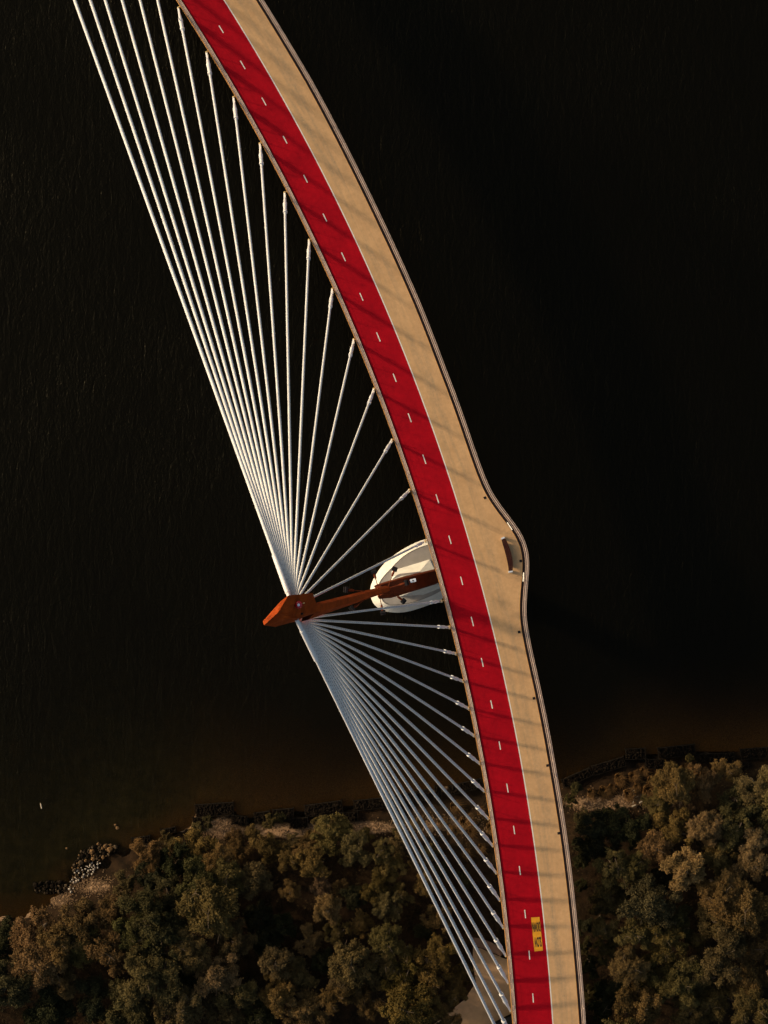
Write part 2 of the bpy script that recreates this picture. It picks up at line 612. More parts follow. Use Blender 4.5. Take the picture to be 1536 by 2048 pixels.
def sheet(pa, la, lb, z, nl=6):
    cols = [pa.off(np.asarray(la) + (np.asarray(lb) - np.asarray(la)) * t) for t in np.linspace(0, 1, nl + 1)]
    n = len(pa.p)
    v, uv = [], []
    la_, lb_ = np.broadcast_to(la, n), np.broadcast_to(lb, n)
    for k, c in enumerate(cols):
        t = k / nl
        v += [(*p, z) for p in c]
        uv += [(la_[i] + (lb_[i] - la_[i]) * t, pa.s[i]) for i in range(n)]
    f = [(k * n + i, (k + 1) * n + i, (k + 1) * n + i + 1, k * n + i + 1) for k in range(nl) for i in range(n - 1)]
    return v, f, uv


def set_uv(me, uv):
    l = me.uv_layers.new(name='UVMap')
    idx = np.empty(len(me.loops), np.int32)
    me.loops.foreach_get('vertex_index', idx)
    l.data.foreach_set('uv', np.asarray(uv, np.float32)[idx].ravel())


deck = empty('bridge_deck', (*LINE.at(60)[0], DECK_Z), 'curving footbridge deck with a red cycle lane and a tan footpath over dark water', 'bridge')
# girder: tapered steel box under the deck
rl, rr = -RED_W - 0.30, width + 0.30
a, b = LINE.off(rl), LINE.off(rr)
c, d_ = LINE.off(rl + 1.3), LINE.off(rr - 1.3)
n = len(a)
gv = [(*p, DECK_Z - .16) for p in a] + [(*p, DECK_Z - .16) for p in b] + [(*p, DECK_Z - .55) for p in a] + [(*p, DECK_Z - .55) for p in b] + [(*p, DECK_Z - 1.5) for p in c] + [(*p, DECK_Z - 1.5) for p in d_]
gf = []
for i in range(n - 1):
    for p, q in ((0, 1), (1, 3), (3, 5), (5, 4), (4, 2), (2, 0)):
        gf.append((p * n + i, p * n + i + 1, q * n + i + 1, q * n + i))
build('girder', (gv, gf), M['girder'], deck)
build('gutter', strip(EDGE_R, 0.02, 0.28, DECK_Z - .14, DECK_Z - .10), M['channel'], deck)
build('gutter', strip(EDGE_L, -0.12, -0.003, DECK_Z - .14, DECK_Z - .05), M['channel'], deck)
v, f, uv = sheet(LINE, -RED_W, -0.05, DECK_Z, 4)
o = build('cycle_lane', (v, f), M['red'], deck)
o['label'] = 'red surfaced cycle lane'
set_uv(o.data, uv)
v, f, uv = sheet(LINE, 0.05, width, DECK_Z, 6)
o = build('footpath', (v, f), M['tan'], deck)
o['label'] = 'tan surfaced footpath with a bulge at the bench'
set_uv(o.data, uv)
build('edge_line', strip(LINE, -0.055, 0.055, DECK_Z - .02, DECK_Z + .004), M['white_paint'], deck)
build('edge_angle', strip(EDGE_R, -0.03, 0.0, DECK_Z - .13, DECK_Z + .004), M['steel_orange'], deck)

DASH = [(440, 60), (485, 130), (526, 204), (569, 280), (610, 358), (648, 436), (686, 514), (722, 594), (756, 674), (788, 756), (818, 836), (847, 919),
        (873, 998), (899, 1080), (922, 1162), (944, 1243), (964, 1325), (983, 1409), (999, 1491), (1015, 1576), (1028, 1660), (1040, 1741), (1051, 1828),
        (1060, 1910), (1066, 1996)]
ds = sorted(LINE.project((x - 768) / 20, (1024 - y) / 20)[0] for x, y in DASH)
ds = [ds[0] - 4.25 * k for k in range(4, 0, -1)] + ds + [ds[-1] + 4.3 * k for k in range(1, 9)]
for s in ds:
    ln = random.uniform(.42, .5)
    rows = [(LINE.at(s + t * ln, -1.8 - .05)[0], LINE.at(s + t * ln, -1.8 + .05)[0]) for t in (-1, 0, 1)]
    v = [(*p, DECK_Z + .004) for r in rows for p in r]
    build('lane_dash', (v, [(0, 1, 3, 2), (2, 3, 5, 4)]), M['white_paint'], deck)

# SLOW DOWN panel
q = [at(*p, DECK_Z + .004) for p in ((1062, 1835), (1079, 1834), (1086, 1901), (1069, 1903))]
panel = build('warning_panel', (q, [(0, 3, 2, 1)]), M['yellow_paint'], deck)
panel['label'] = 'yellow painted panel reading SLOW DOWN, upside down'
ctr = (q[0] + q[1] + q[2] + q[3]) / 4
along = ((q[3] + q[2]) - (q[0] + q[1])).normalized()
across = Vector((-along.y, along.x, 0))   # text reads from the far end: its right is the photo's left
if across.x > 0: across = -across


def text_mesh(word, centre, right, up, w, h, z, mat, parent, name):
    cu = bpy.data.curves.new('lettering', 'FONT')
    cu.body = word
    cu.size = 1.0
    cu.align_x = 'CENTER'
    cu.align_y = 'CENTER'
    cu.resolution_u = 4
    cu.offset = 0.035
    to = bpy.data.objects.new('lettering_source', cu)
    COL.objects.link(to)
    dg = bpy.context.evaluated_depsgraph_get()
    dg.update()
    me = bpy.data.meshes.new_from_object(to.evaluated_get(dg))
    bpy.data.objects.remove(to)
    bpy.data.curves.remove(cu)
    co = np.array([v.co[:] for v in me.vertices])
    lo, hi = co.min(0), co.max(0)
    wl = WORLD_LOC[parent]
    for vtx in me.vertices:
        u = (vtx.co.x - lo[0]) / (hi[0] - lo[0]) - .5
        t = (vtx.co.y - lo[1]) / (hi[1] - lo[1]) - .5
        vtx.co = Vector((centre.x, centre.y, z)) + right * (u * w) + up * (t * h) - wl
    me.materials.clear()
    me.materials.append(mat)
    me.update()
    return link(name, me, parent, wl)


text_mesh('DOWN', ctr - along * 0.72, across, along, 0.78, 1.02, DECK_Z + .008, M['black_paint'], panel, 'lettering')
text_mesh('SLOW', ctr + along * 0.80, across, along, 0.72, 1.04, DECK_Z + .008, M['black_paint'], panel, 'lettering')

# drain grates along the footpath edge
G = [(970, 995.5), (1041.5, 1122), (1038.3, 1264), (1068, 1396.5), (1095, 1531), (1117.5, 1666.5)]
GN = ['at the start of the bulge', 'beside the bench inside the bulge', 'at the lower end of the bulge', 'first below the bulge',
      'second below the bulge', 'third below the bulge, above the trees']
for (gx_, gy_), nm in zip(G, GN):
    c = at(gx_, gy_, DECK_Z + .004)
    s, l = EDGE_R.project(c.x, c.y)
    _, d, nn = EDGE_R.at(s)
    d, nn = Vector((*d, 0)), Vector((*nn, 0))
    e = empty('drain_grate', c, 'small black drain grate in the tan footpath, ' + nm, 'drain', 'drain grates in the footpath')
    mb = MB()
    for sg in (-1, 1):
        mb.box(c + d * .115 * sg + Vector((0, 0, .006)), d * .012, nn * .13, (0, 0, .006))
        mb.box(c + nn * .118 * sg + Vector((0, 0, .006)), d * .10, nn * .012, (0, 0, .006))
    build('frame', mb, M['black_metal'], e)
    mb = MB()
    for k in range(-2, 3):
        mb.box(c + d * .04 * k + Vector((0, 0, .005)), d * .01, nn * .105, (0, 0, .004))
    build('bars', mb, M['black_metal'], e)
    mb = MB()
    mb.box(c + Vector((0, 0, .0005)), d * .10, nn * .105, (0, 0, .001))
    build('sump', mb, M['channel'], e)


# ------------------------------------------------------------------ balustrades
def balustrade(edge, side, label, strips, post_off, hand_h):
    root = empty('balustrade', (*edge.at(70)[0], DECK_Z), label, 'railing')
    for nm, l0, l1, z0, z1, mt in strips:
        build(nm, strip(edge, side * l0, side * l1, DECK_Z + z0, DECK_Z + z1), M[mt], root)
    for nm, h, r in (('handrail', hand_h, .010), ('wire', .95, .005), ('wire', .62, .005), ('wire', .32, .005)):
        build(nm, strip(edge, side * post_off - r, side * post_off + r, DECK_Z + h - r, DECK_Z + h + r), M['steel_rose'], root)
    # posts share one mesh
    mb = MB()
    mb.box((0, 0, .58), (0.016, 0, 0), (0, .028, 0), (0, 0, .64))
    mb.box((0, 0, -.06), (.05, 0, 0), (0, .05, 0), (0, 0, .02))
    me = make_mesh('post', mb.v, mb.f, M['steel_rose'])
    for s in np.arange(1.0, edge.s[-1] - 1, 1.65):
        p, d, nn = edge.at(s, side * post_off)
        o = link('post', me, root, (*p, DECK_Z))
        o.rotation_euler = (0, 0, math.atan2(d[1], d[0]))
    return root


balustrade(EDGE_L, -1, 'long rose painted railing along the red cycle lane, on the cable side of the bridge', [
    ('kerb_rail', .06, .14, -.12, .10, 'steel_rose'),
    ('kerb_rail', .18, .225, -.12, .06, 'steel_rose'),
    ('gap_strip', .225, .31, -.15, -.10, 'channel'),  # near-black strip filling the gap between two rails
    ('kerb_rail', .31, .355, -.12, .06, 'steel_rose'),
    ('edge_plate', .36, .40, -.16, -.04, 'steel_bronze'),
    ('edge_plate', .405, .445, -.55, .02, 'steel_orange')], .265, 1.2)
balustrade(EDGE_R, 1, 'long rose painted railing along the outer edge of the tan footpath', [
    ('kerb_rail', .28, .325, -.12, .08, 'steel_rose'),
    ('gap_strip', .325, .41, -.15, -.10, 'channel'),
    ('kerb_rail', .41, .49, -.12, .09, 'steel_rose'),
    ('gap_strip', .495, .60, -.15, -.10, 'channel'),
    ('edge_plate', .605, .65, -.55, .05, 'steel_rose')], .45, 1.2)

# two cream plaques on the footpath railing at the bulge
for (ax_, ay_, bx_, by_), nm in (((1014, 1045, 1024, 1060), 'above the bench'), ((1047, 1145, 1046, 1163), 'below the bench')):
    A, B = at(ax_, ay_, DECK_Z + 1.0), at(bx_, by_, DECK_Z + 1.0)
    e = empty('plaque', (A + B) / 2 - Vector((0, 0, 1)), 'cream plaque on the footpath railing at the bulge, ' + nm, 'plaque', 'plaques on the footpath railing')
    dd = (B - A) / 2
    nn = Vector((-dd.y, dd.x, 0)).normalized()
    if nn.x > 0: nn = -nn
    mb = MB()
    mb.box((A + B) / 2 - nn * .02, dd, nn * .05 + Vector((0, 0, -.03)), Vector((nn.x * .006, nn.y * .006, .012)))
    build('plate', mb, M['stone_pale'] if False else M['white_paint'], e)
    mb = MB()
    for t in (-.7, .7):
        mb.box((A + B) / 2 + dd * t + Vector((0, 0, -.5)), dd.normalized() * .02, nn * .02, (0, 0, .5))
    build('stand', mb, M['black_metal'], e)

# curved bench
BI = [(1001.5, 1076), (1006, 1092), (1010.5, 1108), (1014.3, 1124), (1016.8, 1145)]
BO = [(1008.2, 1073.2), (1015.5, 1088), (1021.8, 1106), (1024.8, 1123), (1024.6, 1144)]


def resample(p, n):
    p = np.asarray(p, float)
    s = np.r_[0, np.cumsum(np.linalg.norm(np.diff(p, axis=0), axis=1))]
    c = [np.polyfit(s / s[-1], p[:, k], 3) for k in (0, 1)]
    t = np.linspace(0, 1, n)
    return np.stack([np.polyval(c[0], t), np.polyval(c[1], t)], 1)


bi, bo = resample(BI, 25), resample(BO, 25)
bench = empty('curved_bench', at(1013, 1110, DECK_Z), 'curved dark brown backless bench on the widened tan footpath', 'bench')


def bench_slab(i0, i1, t0, t1, z0, z1, mat, nm):
    rings = []
    for i in range(i0, i1 + 1):
        A, B = at(*bi[i], DECK_Z), at(*bo[i], DECK_Z)
        p, q_ = A + (B - A) * t0, A + (B - A) * t1
        rings.append([Vector((p.x, p.y, DECK_Z + z0)), Vector((q_.x, q_.y, DECK_Z + z0)), Vector((q_.x, q_.y, DECK_Z + z1)), Vector((p.x, p.y, DECK_Z + z1))])
    mb = MB()
    mb.loft(rings)
    return build(nm, mb, mat, bench)


for k in range(4):
    for i0, i1 in ((1, 12), (12, 23)):
        bench_slab(i0, i1, k * .25 + .006, k * .25 + .244, .40, .455, M['bench_timber'], 'seat_slat')
bench_slab(0, 1, 0, 1, .02, .46, M['steel_pale'], 'end_panel')
bench_slab(23, 24, 0, 1, .02, .46, M['steel_pale'], 'end_panel')
bench_slab(4, 20, .25, .70, .004, .39, M['black_metal'], 'base')  # unseen solid block added to close up the bench's shadow

# ------------------------------------------------------------------ river pier (pile cap)
cap = empty('pier_cap', at(850, 1145, 0), 'pale oval concrete pier cap in the water at the foot of the rust pylon', 'bridge pier')
z3 = lambda l, z: [at(700 + x / 6.98, 1060 + y / 6.98, z) for x, y in l]
OUT = [(1060, 125), (960, 155), (830, 215), (700, 290), (600, 360), (500, 440), (420, 530), (350, 640), (300, 740), (278, 830), (285, 930), (310, 1000), (350, 1060),
       (420, 1108), (500, 1140), (600, 1155), (720, 1155), (860, 1130), (1000, 1085), (1150, 1030), (1290, 960), (1480, 840), (1620, 690), (1690, 540),
       (1700, 390), (1640, 260), (1540, 170), (1420, 120), (1300, 98), (1180, 100)]
INN = [(1080, 205), (985, 235), (900, 270), (760, 350), (640, 460), (560, 550), (480, 630), (430, 695), (400, 750), (398, 830), (415, 905), (440, 970), (470, 1015),
       (520, 1045), (580, 1055), (650, 1055), (740, 1045), (860, 1022), (1000, 975), (1150, 915), (1270, 850), (1420, 745), (1530, 630), (1590, 510),
       (1590, 400), (1545, 300), (1470, 235), (1380, 200), (1290, 185), (1190, 185)]


def smooth_loop(l, it=1):
    l = [Vector((*p, 0)) for p in l]
    for _ in range(it):
        o = []
        for i in range(len(l)):
            a, b = l[i], l[(i + 1) % len(l)]
            o += [a * .75 + b * .25, a * .25 + b * .75]
        l = o
    return [(p.x, p.y) for p in l]


OUT, INN = smooth_loop(OUT), smooth_loop(INN)
cen = Vector((960, 640))
shr = lambda l, k: [((x - cen.x) * k + cen.x, (y - cen.y) * k + cen.y) for x, y in l]
mb = MB()
mb.loft([z3(OUT, -2.5), z3(OUT, 1.0)], False)
build('skirt', mb, M['concrete_stain'], cap)
mb = MB()
mb.loft([z3(shr(OUT, .997), 1.0), z3(shr(OUT, .992), 1.06), z3(INN, 2.3)], False)
build('sloped_rim', mb, M['concrete'], cap)
mb = MB()
I2 = shr(INN, .965)
mb.loft([z3(INN, 2.3), z3(shr(INN, .985), 2.3), z3(shr(INN, .984), 2.22), z3(shr(INN, .968), 2.22), z3(I2, 2.3)], False)
build('drip_groove', mb, M['concrete_dimmed'], cap)
top_v = z3(I2, 2.3)
build('top_slab', (top_v, [tuple(range(len(top_v)))]), M['concrete_dimmed'], cap)
mb = MB()
low = z3([(585, 570), (1112, 410), (1240, 540), (1290, 800), (1020, 905), (700, 925), (560, 800)], 2.3)
upp = z3([(640, 690), (975, 578), (1210, 620), (1225, 760), (1030, 790), (745, 912), (600, 800)], 4.3)
mb.loft([low, upp])
plinth = build('plinth', mb, M['concrete'], cap)
mb = MB()
lip = z3([(660, 625), (700, 610), (975, 578), (960, 590), (720, 640), (600, 690), (590, 683)], 4.32)
lip2 = [p + Vector((0, 0, .12)) for p in lip]
mb.loft([lip, lip2])
build('plinth_kerb', mb, M['concrete_dimmed'], cap)

# ------------------------------------------------------------------ pylon of weathering steel
pylon = empty('pylon', at(893, 1147, 3), 'rust brown steel bridge pylon leaning out over the water with a pointed head', 'bridge pylon')


def sect(a, b, c, d, z, deep):
    """four visible corners across the shaft (upper edge, ridges, lower edge) plus the hidden underside"""
    back = Vector((-.55, -.145, 0)) * min(1, deep)
    A, D = at(*a, z) + back, at(*d, z) + back
    B, C_ = at(*b, z), at(*c, z)
    dn = Vector((-deep, -deep * .30, -.45 * deep))
    return [A, B, C_, D, D + dn * .6, C_ + dn, B + dn, A + dn * .6]


def lerp_sect(s0, s1, t):
    return [a.lerp(b, t) for a, b in zip(s0, s1)]


L0 = sect((905, 1129), (905, 1133), (907, 1155), (907, 1158), 2.4, 1.5)
L1 = sect((806, 1153.5), (806, 1157), (809, 1185), (809, 1188.5), 9.4, 1.3)
L2 = sect((780, 1161.5), (780, 1164), (783, 1189), (784, 1191), 11.0, 1.2)
L3 = sect((761, 1168.5), (761, 1170), (768, 1187), (769, 1189), 11.9, .6)
for i in range(4):
    g = .004
    mb = MB()
    mb.loft([lerp_sect(L0, L1, i / 4 + g), lerp_sect(L0, L1, (i + 1) / 4 - g)])
    build('lower_leg', mb, M['corten_dark'], pylon)  # the leg's side away from the sun is darkened by colour
mb = MB()
mb.loft([L1, L2, L3])
build('knee', mb, M['corten_dark'], pylon)
S0 = sect((779, 1169.3), (779, 1174.5), (780, 1181), (780, 1183), 12.4, .7)
S1 = sect((629, 1206), (629, 1212), (630, 1226), (630, 1236), 46.5, 1.0)
NS = 8
for i in range(NS):
    g = .0007
    mb = MB()
    mb.loft([lerp_sect(S0, S1, i / NS + g), lerp_sect(S0, S1, (i + 1) / NS - g)])
    build('shaft_segment', mb, M['corten'], pylon)
mb = MB()
mb.loft([[p * .97 + sum(lerp_sect(S0, S1, t), Vector()) / 8 * .03 for p in lerp_sect(S0, S1, t)] for t in (-.07, .5, 1)])
build('shaft_core', mb, M['corten_dark'], pylon)
# head: pointed hammerhead block
z4 = lambda x, y, z: at(510 + x / 6.98, 1160 + y / 6.98, z)
T = [z4(110, 575, 55.2), z4(355, 300, 54.6), z4(465, 215, 54), z4(805, 180, 50), z4(852, 318, 47.8), z4(856, 455, 47.5), z4(650, 515, 50.5), z4(530, 540, 53.4), z4(420, 540, 54.8), z4(125, 632, 55.2)]
B_ = [z4(110, 578, 53), z4(355, 305, 50), z4(465, 222, 46), z4(800, 190, 43), z4(845, 318, 43), z4(850, 470, 43), z4(655, 535, 45), z4(560, 580, 47.5), z4(400, 622, 50), z4(285, 654, 52.5)]
ctr_h = sum(T, Vector()) / len(T)
mid = z4(320, 455, 56.6)
hv = T + [mid] + B_
nT = len(T)
hf = [(nT, i, (i + 1) % nT) for i in range(nT)]
for i in range(nT):
    j = (i + 1) % nT
    hf.append((i, nT + 1 + i, nT + 1 + j, j))
hf.append(tuple(nT + 1 + i for i in range(nT))[::-1])
hf = [tuple(reversed(x)) for x in hf]
head = build('head', (hv, hf), M['corten'], pylon)
head['label'] = 'pointed rust orange head that the stay cables run into'
c = z4(655, 470, 51.0)
mb = MB()
mb.lathe(c, (0, 0, 1), [(-.5, .1), (.1, .1), (.22, .07)], 10)
build('cap_fitting', mb, M['black_metal'], pylon)

# obstruction beacon
bc = z4(612, 345, 53.0)
bea = empty('obstruction_beacon', bc, 'round red obstruction beacon with a white top on the rust pylon head', 'beacon')
mb = MB()
mb.lathe(bc, (0, 0, 1), [(-1.1, .17), (.05, .17), (.06, .30), (.12, .30)], 18)
build('base', mb, M['black_metal'], bea)
mb = MB()
mb.lathe(bc, (0, 0, 1), [(.12, .31), (.3, .30), (.40, .24), (.44, .12)], 18)
build('lens', mb, M['red_glass'], bea, smooth=True)
mb = MB()
mb.lathe(bc, (0, 0, 1), [(.44, .11), (.50, .10), (.53, .05)], 14)
cp = build('cap', mb, M['white_box'], bea)
mb = MB()
for k in range(8):
    an = k * math.pi / 4 + .2
    mb.box(bc + Vector((math.cos(an) * .31, math.sin(an) * .31, .18)), (.02, 0, 0), (0, .02, 0), (0, 0, .07))
build('bolts', mb, M['black_metal'], bea)
mb = MB()
mb.tube(bc + Vector((.3, .1, .05)), bc + Vector((.46, .16, .1)), .03)
build('cable_gland', mb, M['brass'], bea)

# floodlights on arms
FL = [((693, 1179.5), (722, 1182), 26.5, 80, 'left of the upper shaft edge, nearest the pylon head'),
      ((747.5, 1143.5), (756, 1174), 17.3, 8, 'above the shaft beside the cream pier rim'),
      ((789, 1139), (777, 1172), 12.6, -28, 'upper one over the grey pier cap'),
      ((812, 1165.8), (781, 1175), 12.8, 82, 'on the lower leg beside the white box'),
      ((806.5, 1202), (781, 1181), 12.4, 50, 'lower one over the grey pier cap'),
      ((765.8, 1224.5), (758.5, 1189), 17, 5, 'below the shaft behind the nearest lower stay cable'),
      ((705, 1216.6), (724, 1203), 26.5, -30, 'small one below the shaft over black water')]
for (lx, ly), (ax_, ay_), z, ang, nm in FL:
    P, Q = at(lx, ly, z + .3), at(ax_, ay_, z)
    e = empty('floodlight', Q, 'dark floodlight on a pylon arm, ' + nm, 'floodlight', 'floodlights on the pylon')
    dr = (P - Q).normalized()
    sd = Vector((-dr.y, dr.x, 0)).normalized()
    up = sd.cross(dr)
    mb = MB()
    mb.tube(Q - dr * .3, P - dr * .6, .04, .036, 8)
    build('arm', mb, M['corten_dark'], e)
    mb = MB()
    mb.lathe(P - dr * .95, dr, [(.2, .05), (.28, .10), (.5, .12), (.8, .10)], 8)
    build('bracket', mb, M['corten_dark'], e)
    mb = MB()
    mb.box(P, dr * .11, sd * .27, up * .16)
    h = build('housing', mb, M['black_metal'], e)
    for o_ in (-.16, .02, .18):
        mb = MB()
        mb.box(P + dr * o_ + up * .16, dr * .06, sd * .25, up * .06)
        build('cooling_fin', mb, M['lamp_grey'], h)
wb = empty('equipment_box', at(826, 1161, 9.0), 'small white equipment box on the dark lower leg of the pylon', 'box')
mb = MB()
dr = (at(832, 1160, 9) - at(820, 1162.5, 9)).normalized()
sd = Vector((-dr.y, dr.x, 0))
c = at(826, 1161, 9.0)
mb.box(c, dr * .29, sd * .16, (0, 0, .14))
build('case', mb, M['white_box'], wb)
mb = MB()
mb.box(c + Vector((0, 0, .16)), dr * .07, sd * .07, (0, 0, .02))
build('dial', mb, M['lamp_grey'], wb)
mb = MB()
mb.box(c + Vector((0, 0, -.6)), dr * .05, sd * .05, (0, 0, .5))
build('mount', mb, M['corten_dark'], wb)

# ------------------------------------------------------------------ stay cables
UP = [(851.6, 1082), (819.6, 980), (784.6, 879.8), (748.4, 778), (708, 679), (665, 578), (618.5, 479.5), (569.5, 385), (520, 287), (467, 194), (413, 104.5), (356.5, 15.3)]
UPX = [315, 279, 243.8, 211, 180, 148.8]          # where the next six cross the top of the picture
LO = [(883.8, 1202), (900, 1254.7), (912.5, 1307.5), (926.8, 1362.8), (938, 1417.4), (949, 1472), (960, 1527.6), (969, 1582.8), (977, 1638), (986, 1692),
      (993, 1746.5), (1000, 1801), (1007, 1856), (1012, 1912), (1017, 1967), (1021.5, 2022.7), (1025.5, 2077), (1029.5, 2132)]
TU, TL = (586, 1214), (593, 1238.5)
EXT = LINE.off(-RED_W - .62)
ORD = ['first', 'second', 'third', 'fourth', 'fifth', 'sixth', 'seventh', 'eighth', 'ninth', 'tenth', 'eleventh', 'twelfth', 'thirteenth', 'fourteenth',
       'fifteenth', 'sixteenth', 'seventeenth', 'eighteenth']
for x0 in UPX:
    # meet the extended deck edge
    tx, ty = TU
    best = None
    for p in EXT:
        qx, qy = p[0] * 20 + 768, 1024 - p[1] * 20
        if qy > 0: continue
        lx = tx + (x0 - tx) * (ty - qy) / ty
        if best is None or abs(lx - qx) < best[0]: best = (abs(lx - qx), qx, qy)
    UP.append(best[1:])


def tube_uv(name, A, B, r, mat, parent, seg=14, n=12, pitch=.46):
    d = (B - A)
    L = d.length
    d.normalize()
    ref = Vector((1, 0, .55))
    ref = (ref - d * ref.dot(d)).normalized()
    w = d.cross(ref)
    v, uv, f = [], [], []
    ph = random.random()
    for i in range(seg + 1):
        c = A + d * (L * i / seg)
        c = c - Vector((0, 0, L * .003 * 4 * (i / seg) * (1 - i / seg)))
        for j in range(n + 1):
            an = 2 * math.pi * (j / n - .5)
            v.append(c + (ref * math.cos(an) + w * math.sin(an)) * r)
            uv.append((j / n, L * i / seg / pitch + ph))
    for i in range(seg):
        for j in range(n):
            a_ = i * (n + 1) + j
            f.append((a_, a_ + 1, a_ + n + 2, a_ + n + 1))
    o = build(name, (v, f), mat, parent, smooth=True)
    set_uv(o.data, uv)
    return o


def stay(k, fan, tip, top):
    z_t = 43.8 + 7.4 * k / 17 if fan == 'u' else 43.0 + 5.6 * k / 17
    r = (.102 + .054 * (k / 17))
    A = at(*tip, DECK_Z - .25)
    B = at(*top, z_t)
    d = (B - A).normalized()
    where = 'upper fan' if fan == 'u' else 'lower fan'
    if k == 0:
        lb = 'white stay cable nearest the pylon leg in the %s, shortest of that fan' % where
    elif k == 17:
        lb = 'thick white stay cable forming the outer left edge of the %s' % where
    else:
        lb = 'white stay cable, %s from the pylon leg in the %s' % (ORD[k], where)
    e = empty('stay_cable', A, lb, 'cable', 'stay cables of the bridge')
    tube_uv('sheath', A + d * 2.6, B, r, M['cable'], e)
    rs = r + .05
    mb = MB()
    mb.lathe(A, d, [(.95, rs * .62), (1.7, rs * .95), (1.75, rs * 1.12), (2.1, rs * 1.12), (2.2, rs), (3.0, rs), (3.02, rs * 1.18), (3.3, rs * 1.18), (3.3, r * .9)], 14)
    build('sleeve', mb, M['sleeve'], e, smooth=False)
    # fork and bracket down at the deck edge
    s, l = LINE.project(A.x, A.y)
    hx = Vector((*LINE.at(s)[2], 0))
    sd = d.cross(hx).normalized()
    mb = MB()
    for sg in (-1, 1):
        mb.box(A + d * .55 + sd * .09 * sg, d * .5, sd * .022, d.cross(sd) * .085)
    build('fork', mb, M['sleeve'], e)
    mb = MB()
    mb.tube(A + d * .12 - sd * .17, A + d * .12 + sd * .17, .075, n=10)
    mb.box(A + d * .22 + hx * .02, d * .1, sd * .07, d.cross(sd) * .05)
    build('pin', mb, M['brass'], e)
    inb = -RED_W - .40 - l
    mb = MB()
    vert = Vector((0, 0, 1))
    fw = vert.cross(hx).normalized()
    mb.box(A + hx * (inb / 2 + .06) + Vector((0, 0, -.05)), hx * (abs(inb) / 2 + .16), fw * .03, vert * .22)
    build('bracket', mb, M['brass'], e)
    # sleeve at the pylon head
    mb = MB()
    ln = 2.2 + 2.6 * k / 17
    mb.lathe(B - d * ln, d, [(0, r * .9), (0, rs * 1.05), (ln * .72, rs * 1.05), (ln * .74, rs * .86), (ln, rs * .86)], 14)
    if k == 17:
        build('head_sleeve', mb, M['sleeve'], e)
    if fan == 'u' and k == 11:
        cc = A + d * 2.15
        mb = MB()
        mb.tube(cc - sd * .5 - d * .35, cc, .05, .06, 8)
        mb.tube(cc, cc + sd * .5 - d * .1, .06, .05, 8)
        build('clamp_arm', mb, M['sleeve'], e)
    return e


for k in range(18):
    stay(k, 'u', UP[k], TU)
    stay(k, 'l', LO[k], TL)

# ------------------------------------------------------------------ rocks, gabions
def rock_mesh(name, mat, seed, flat=.7):
    r = np.random.default_rng(seed)
    t = (1 + 5 ** .5) / 2
    v = np.array([(-1, t, 0), (1, t, 0), (-1, -t, 0), (1, -t, 0), (0, -1, t), (0, 1, t), (0, -1, -t), (0, 1, -t), (t, 0, -1), (t, 0, 1), (-t, 0, -1), (-t, 0, 1)], float)
    v /= np.linalg.norm(v[0])
    v *= r.uniform(.72, 1.15, (12, 1))
    v *= np.array([1, r.uniform(.65, .95), flat])
    f = [(0, 11, 5), (0, 5, 1), (0, 1, 7), (0, 7, 10), (0, 10, 11), (1, 5, 9), (5, 11, 4), (11, 10, 2), (10, 7, 6), (7, 1, 8), (3, 9, 4), (3, 4, 2), (3, 2, 6), (3, 6, 8), (3, 8, 9),
         (4, 9, 5), (2, 4, 11), (6, 2, 10), (8, 6, 7), (9, 8, 1)]
    return make_mesh(name, v, f, mat), v, f


def scatter_rocks(n, area, size, mats, seed, dz=0.0, pale=False):
    ms = [rock_mesh('rock', mats[i % len(mats)], seed + i)[0] for i in range(6)]
    r = np.random.default_rng(seed)
    out = []
    tries = 0
    while len(out) < n and tries < 6000:
        tries += 1
        px, py = area(r)
        sz = r.uniform(*size)
        if any((px - a) ** 2 + (py - b) ** 2 < ((sz + c) * 14) ** 2 for a, b, c in out): continue
        out.append((px, py, sz))
        p = at(px, py, .4)
        z = float(ground_z(p.x, p.y))
        o = link('rock', ms[r.integers(6)], None, (p.x, p.y, max(z, -.25) + sz * .25 + dz))
        o.scale = (sz, sz, sz * r.uniform(.8, 1.3))
        o.rotation_euler = (r.uniform(-.3, .3), r.uniform(-.3, .3), r.uniform(0, 6.28))
        if pale:
            tag(o, 'pale whitish rubble stone among the heap on the sandy shore', 'rock', 'pale rubble on the shore')
        else:
            tag(o, 'dark brown rock in the tight rock clusters at the water edge', 'rock', 'rock cluster at the water edge')


def in_poly(poly):
    P = np.array(poly, float)
    lo, hi = P.min(0), P.max(0)

    def inside(x, y):
        c = False
        for i in range(len(P)):
            (x1, y1), (x2, y2) = P[i], P[i - 1]
            if (y1 > y) != (y2 > y) and x < (x2 - x1) * (y - y1) / (y2 - y1) + x1: c = not c
        return c

    def f(r):
        while True:
            x, y = r.uniform(lo[0], hi[0]), r.uniform(lo[1], hi[1])
            if inside(x, y): return x, y
    return f


